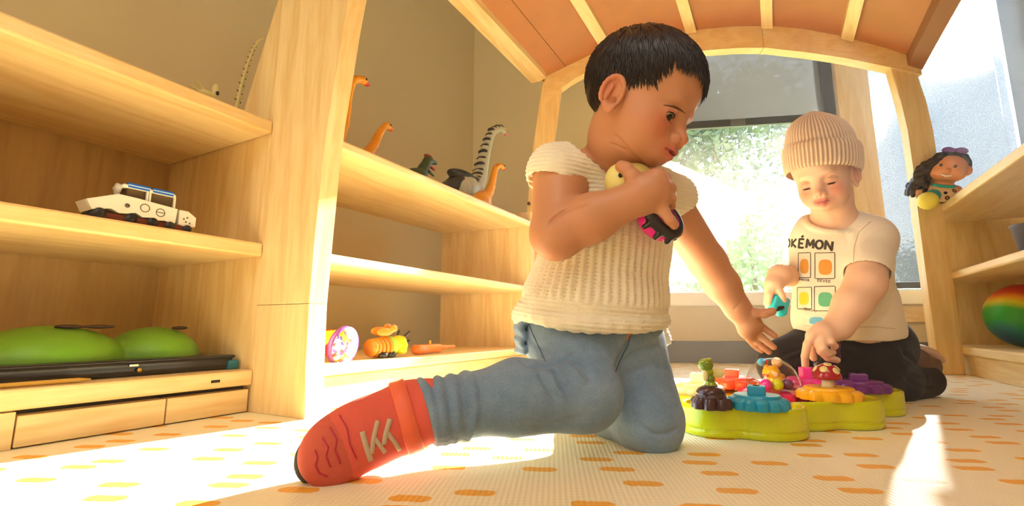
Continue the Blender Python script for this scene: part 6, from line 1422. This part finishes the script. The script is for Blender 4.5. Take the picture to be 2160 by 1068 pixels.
sculpt('cuff', [cap(fo + [.03, .006, .02], fo + [.075, .03, .06], .024, .026, .002)], .003, plain('teal_cuff', srgb(70, 180, 160), .8), doll, camspace=True)
def scale_about(th, c, k):
    """resize a finished thing about a fixed point"""
    old = origin(th); new = np.array(c) + (old - np.array(c)) * k
    def rec(o):
        for ch in o.children:
            me = ch.data; n = len(me.vertices); co = np.empty(n * 3, np.float32); me.vertices.foreach_get('co', co)
            me.vertices.foreach_set('co', (co * k).astype(np.float32)); me.update(); rec(ch)
    rec(th); th.location = new
scale_about(doll, CC, DS)
scale_about(rv, (RX, .42 - .012 / (1 - .795), .336), .795)
bc = PW(2164, 661, 1.56); bc[2] = .097 + .104; 
def rainbow():
    mt, nt, b = _mk('rainbow_rubber'); tc = N(nt, 'ShaderNodeTexCoord'); dt = N(nt, 'ShaderNodeVectorMath', operation='DOT_PRODUCT'); a = CR * .62 + np.array([0, 0, .78]); dt.inputs[1].default_value = tuple(a); nt.links.new(tc.outputs['Object'], dt.inputs[0])
    mr = N(nt, 'ShaderNodeMapRange'); mr.inputs['From Min'].default_value = -.125 + .104 * .78; mr.inputs['From Max'].default_value = .062 + .104 * .78; nt.links.new(dt.outputs['Value'], mr.inputs['Value'])
    nz = N(nt, 'ShaderNodeTexNoise'); nz.inputs['Scale'].default_value = 18; nt.links.new(tc.outputs['Object'], nz.inputs['Vector']); ad = N(nt, 'ShaderNodeMath', operation='MULTIPLY_ADD'); ad.inputs[1].default_value = .10; nt.links.new(nz.outputs['Fac'], ad.inputs[0]); nt.links.new(mr.outputs[0], ad.inputs[2])
    rp = N(nt, 'ShaderNodeValToRGB'); e = rp.color_ramp.elements; e[0].position = .12; e[0].color = (*srgb(20, 60, 130), 1); e[1].position = .95; e[1].color = (*srgb(206, 40, 30), 1)
    for p, c in ((.22, (10, 110, 120)), (.34, (20, 150, 40)), (.52, (50, 170, 30)), (.63, (220, 206, 30)), (.72, (240, 150, 30)), (.82, (222, 70, 30))): q = e.new(p); q.color = (*srgb(*c), 1)
    nt.links.new(ad.outputs[0], rp.inputs[0]); nt.links.new(rp.outputs[0], b.inputs['Base Color']); b.inputs['Roughness'].default_value = .45
    n2 = N(nt, 'ShaderNodeTexNoise'); n2.inputs['Scale'].default_value = 500; nt.links.new(tc.outputs['Object'], n2.inputs['Vector']); bp = N(nt, 'ShaderNodeBump'); bp.inputs['Strength'].default_value = .2; bp.inputs['Distance'].default_value = .001; nt.links.new(n2.outputs['Fac'], bp.inputs['Height']); nt.links.new(bp.outputs[0], b.inputs['Normal']); return mt
o = lathe('rainbow_ball', [(.104 * math.sin(a), -.104 * math.cos(a)) for a in np.linspace(0, math.pi, 49)], bc, rainbow(), None, tuple(bc - [0, 0, .104]), seg=72); tag(o, 'large rainbow rubber ball on the bottom right shelf', 'ball')
bn = on(2206, 590, 0, .66); o = lathe('toy_bin', [(.034, 0), (.040, .003), (.052, .085), (.055, .088), (.055, .092), (.050, .092), (.038, .006), (0, .005)], (.66, bn[1], .360), plain('slate_bin', srgb(92, 90, 100), .5), None, (.66, bn[1], .360), seg=32); tag(o, 'dark grey tub on the middle right shelf above the rainbow ball', 'tub')
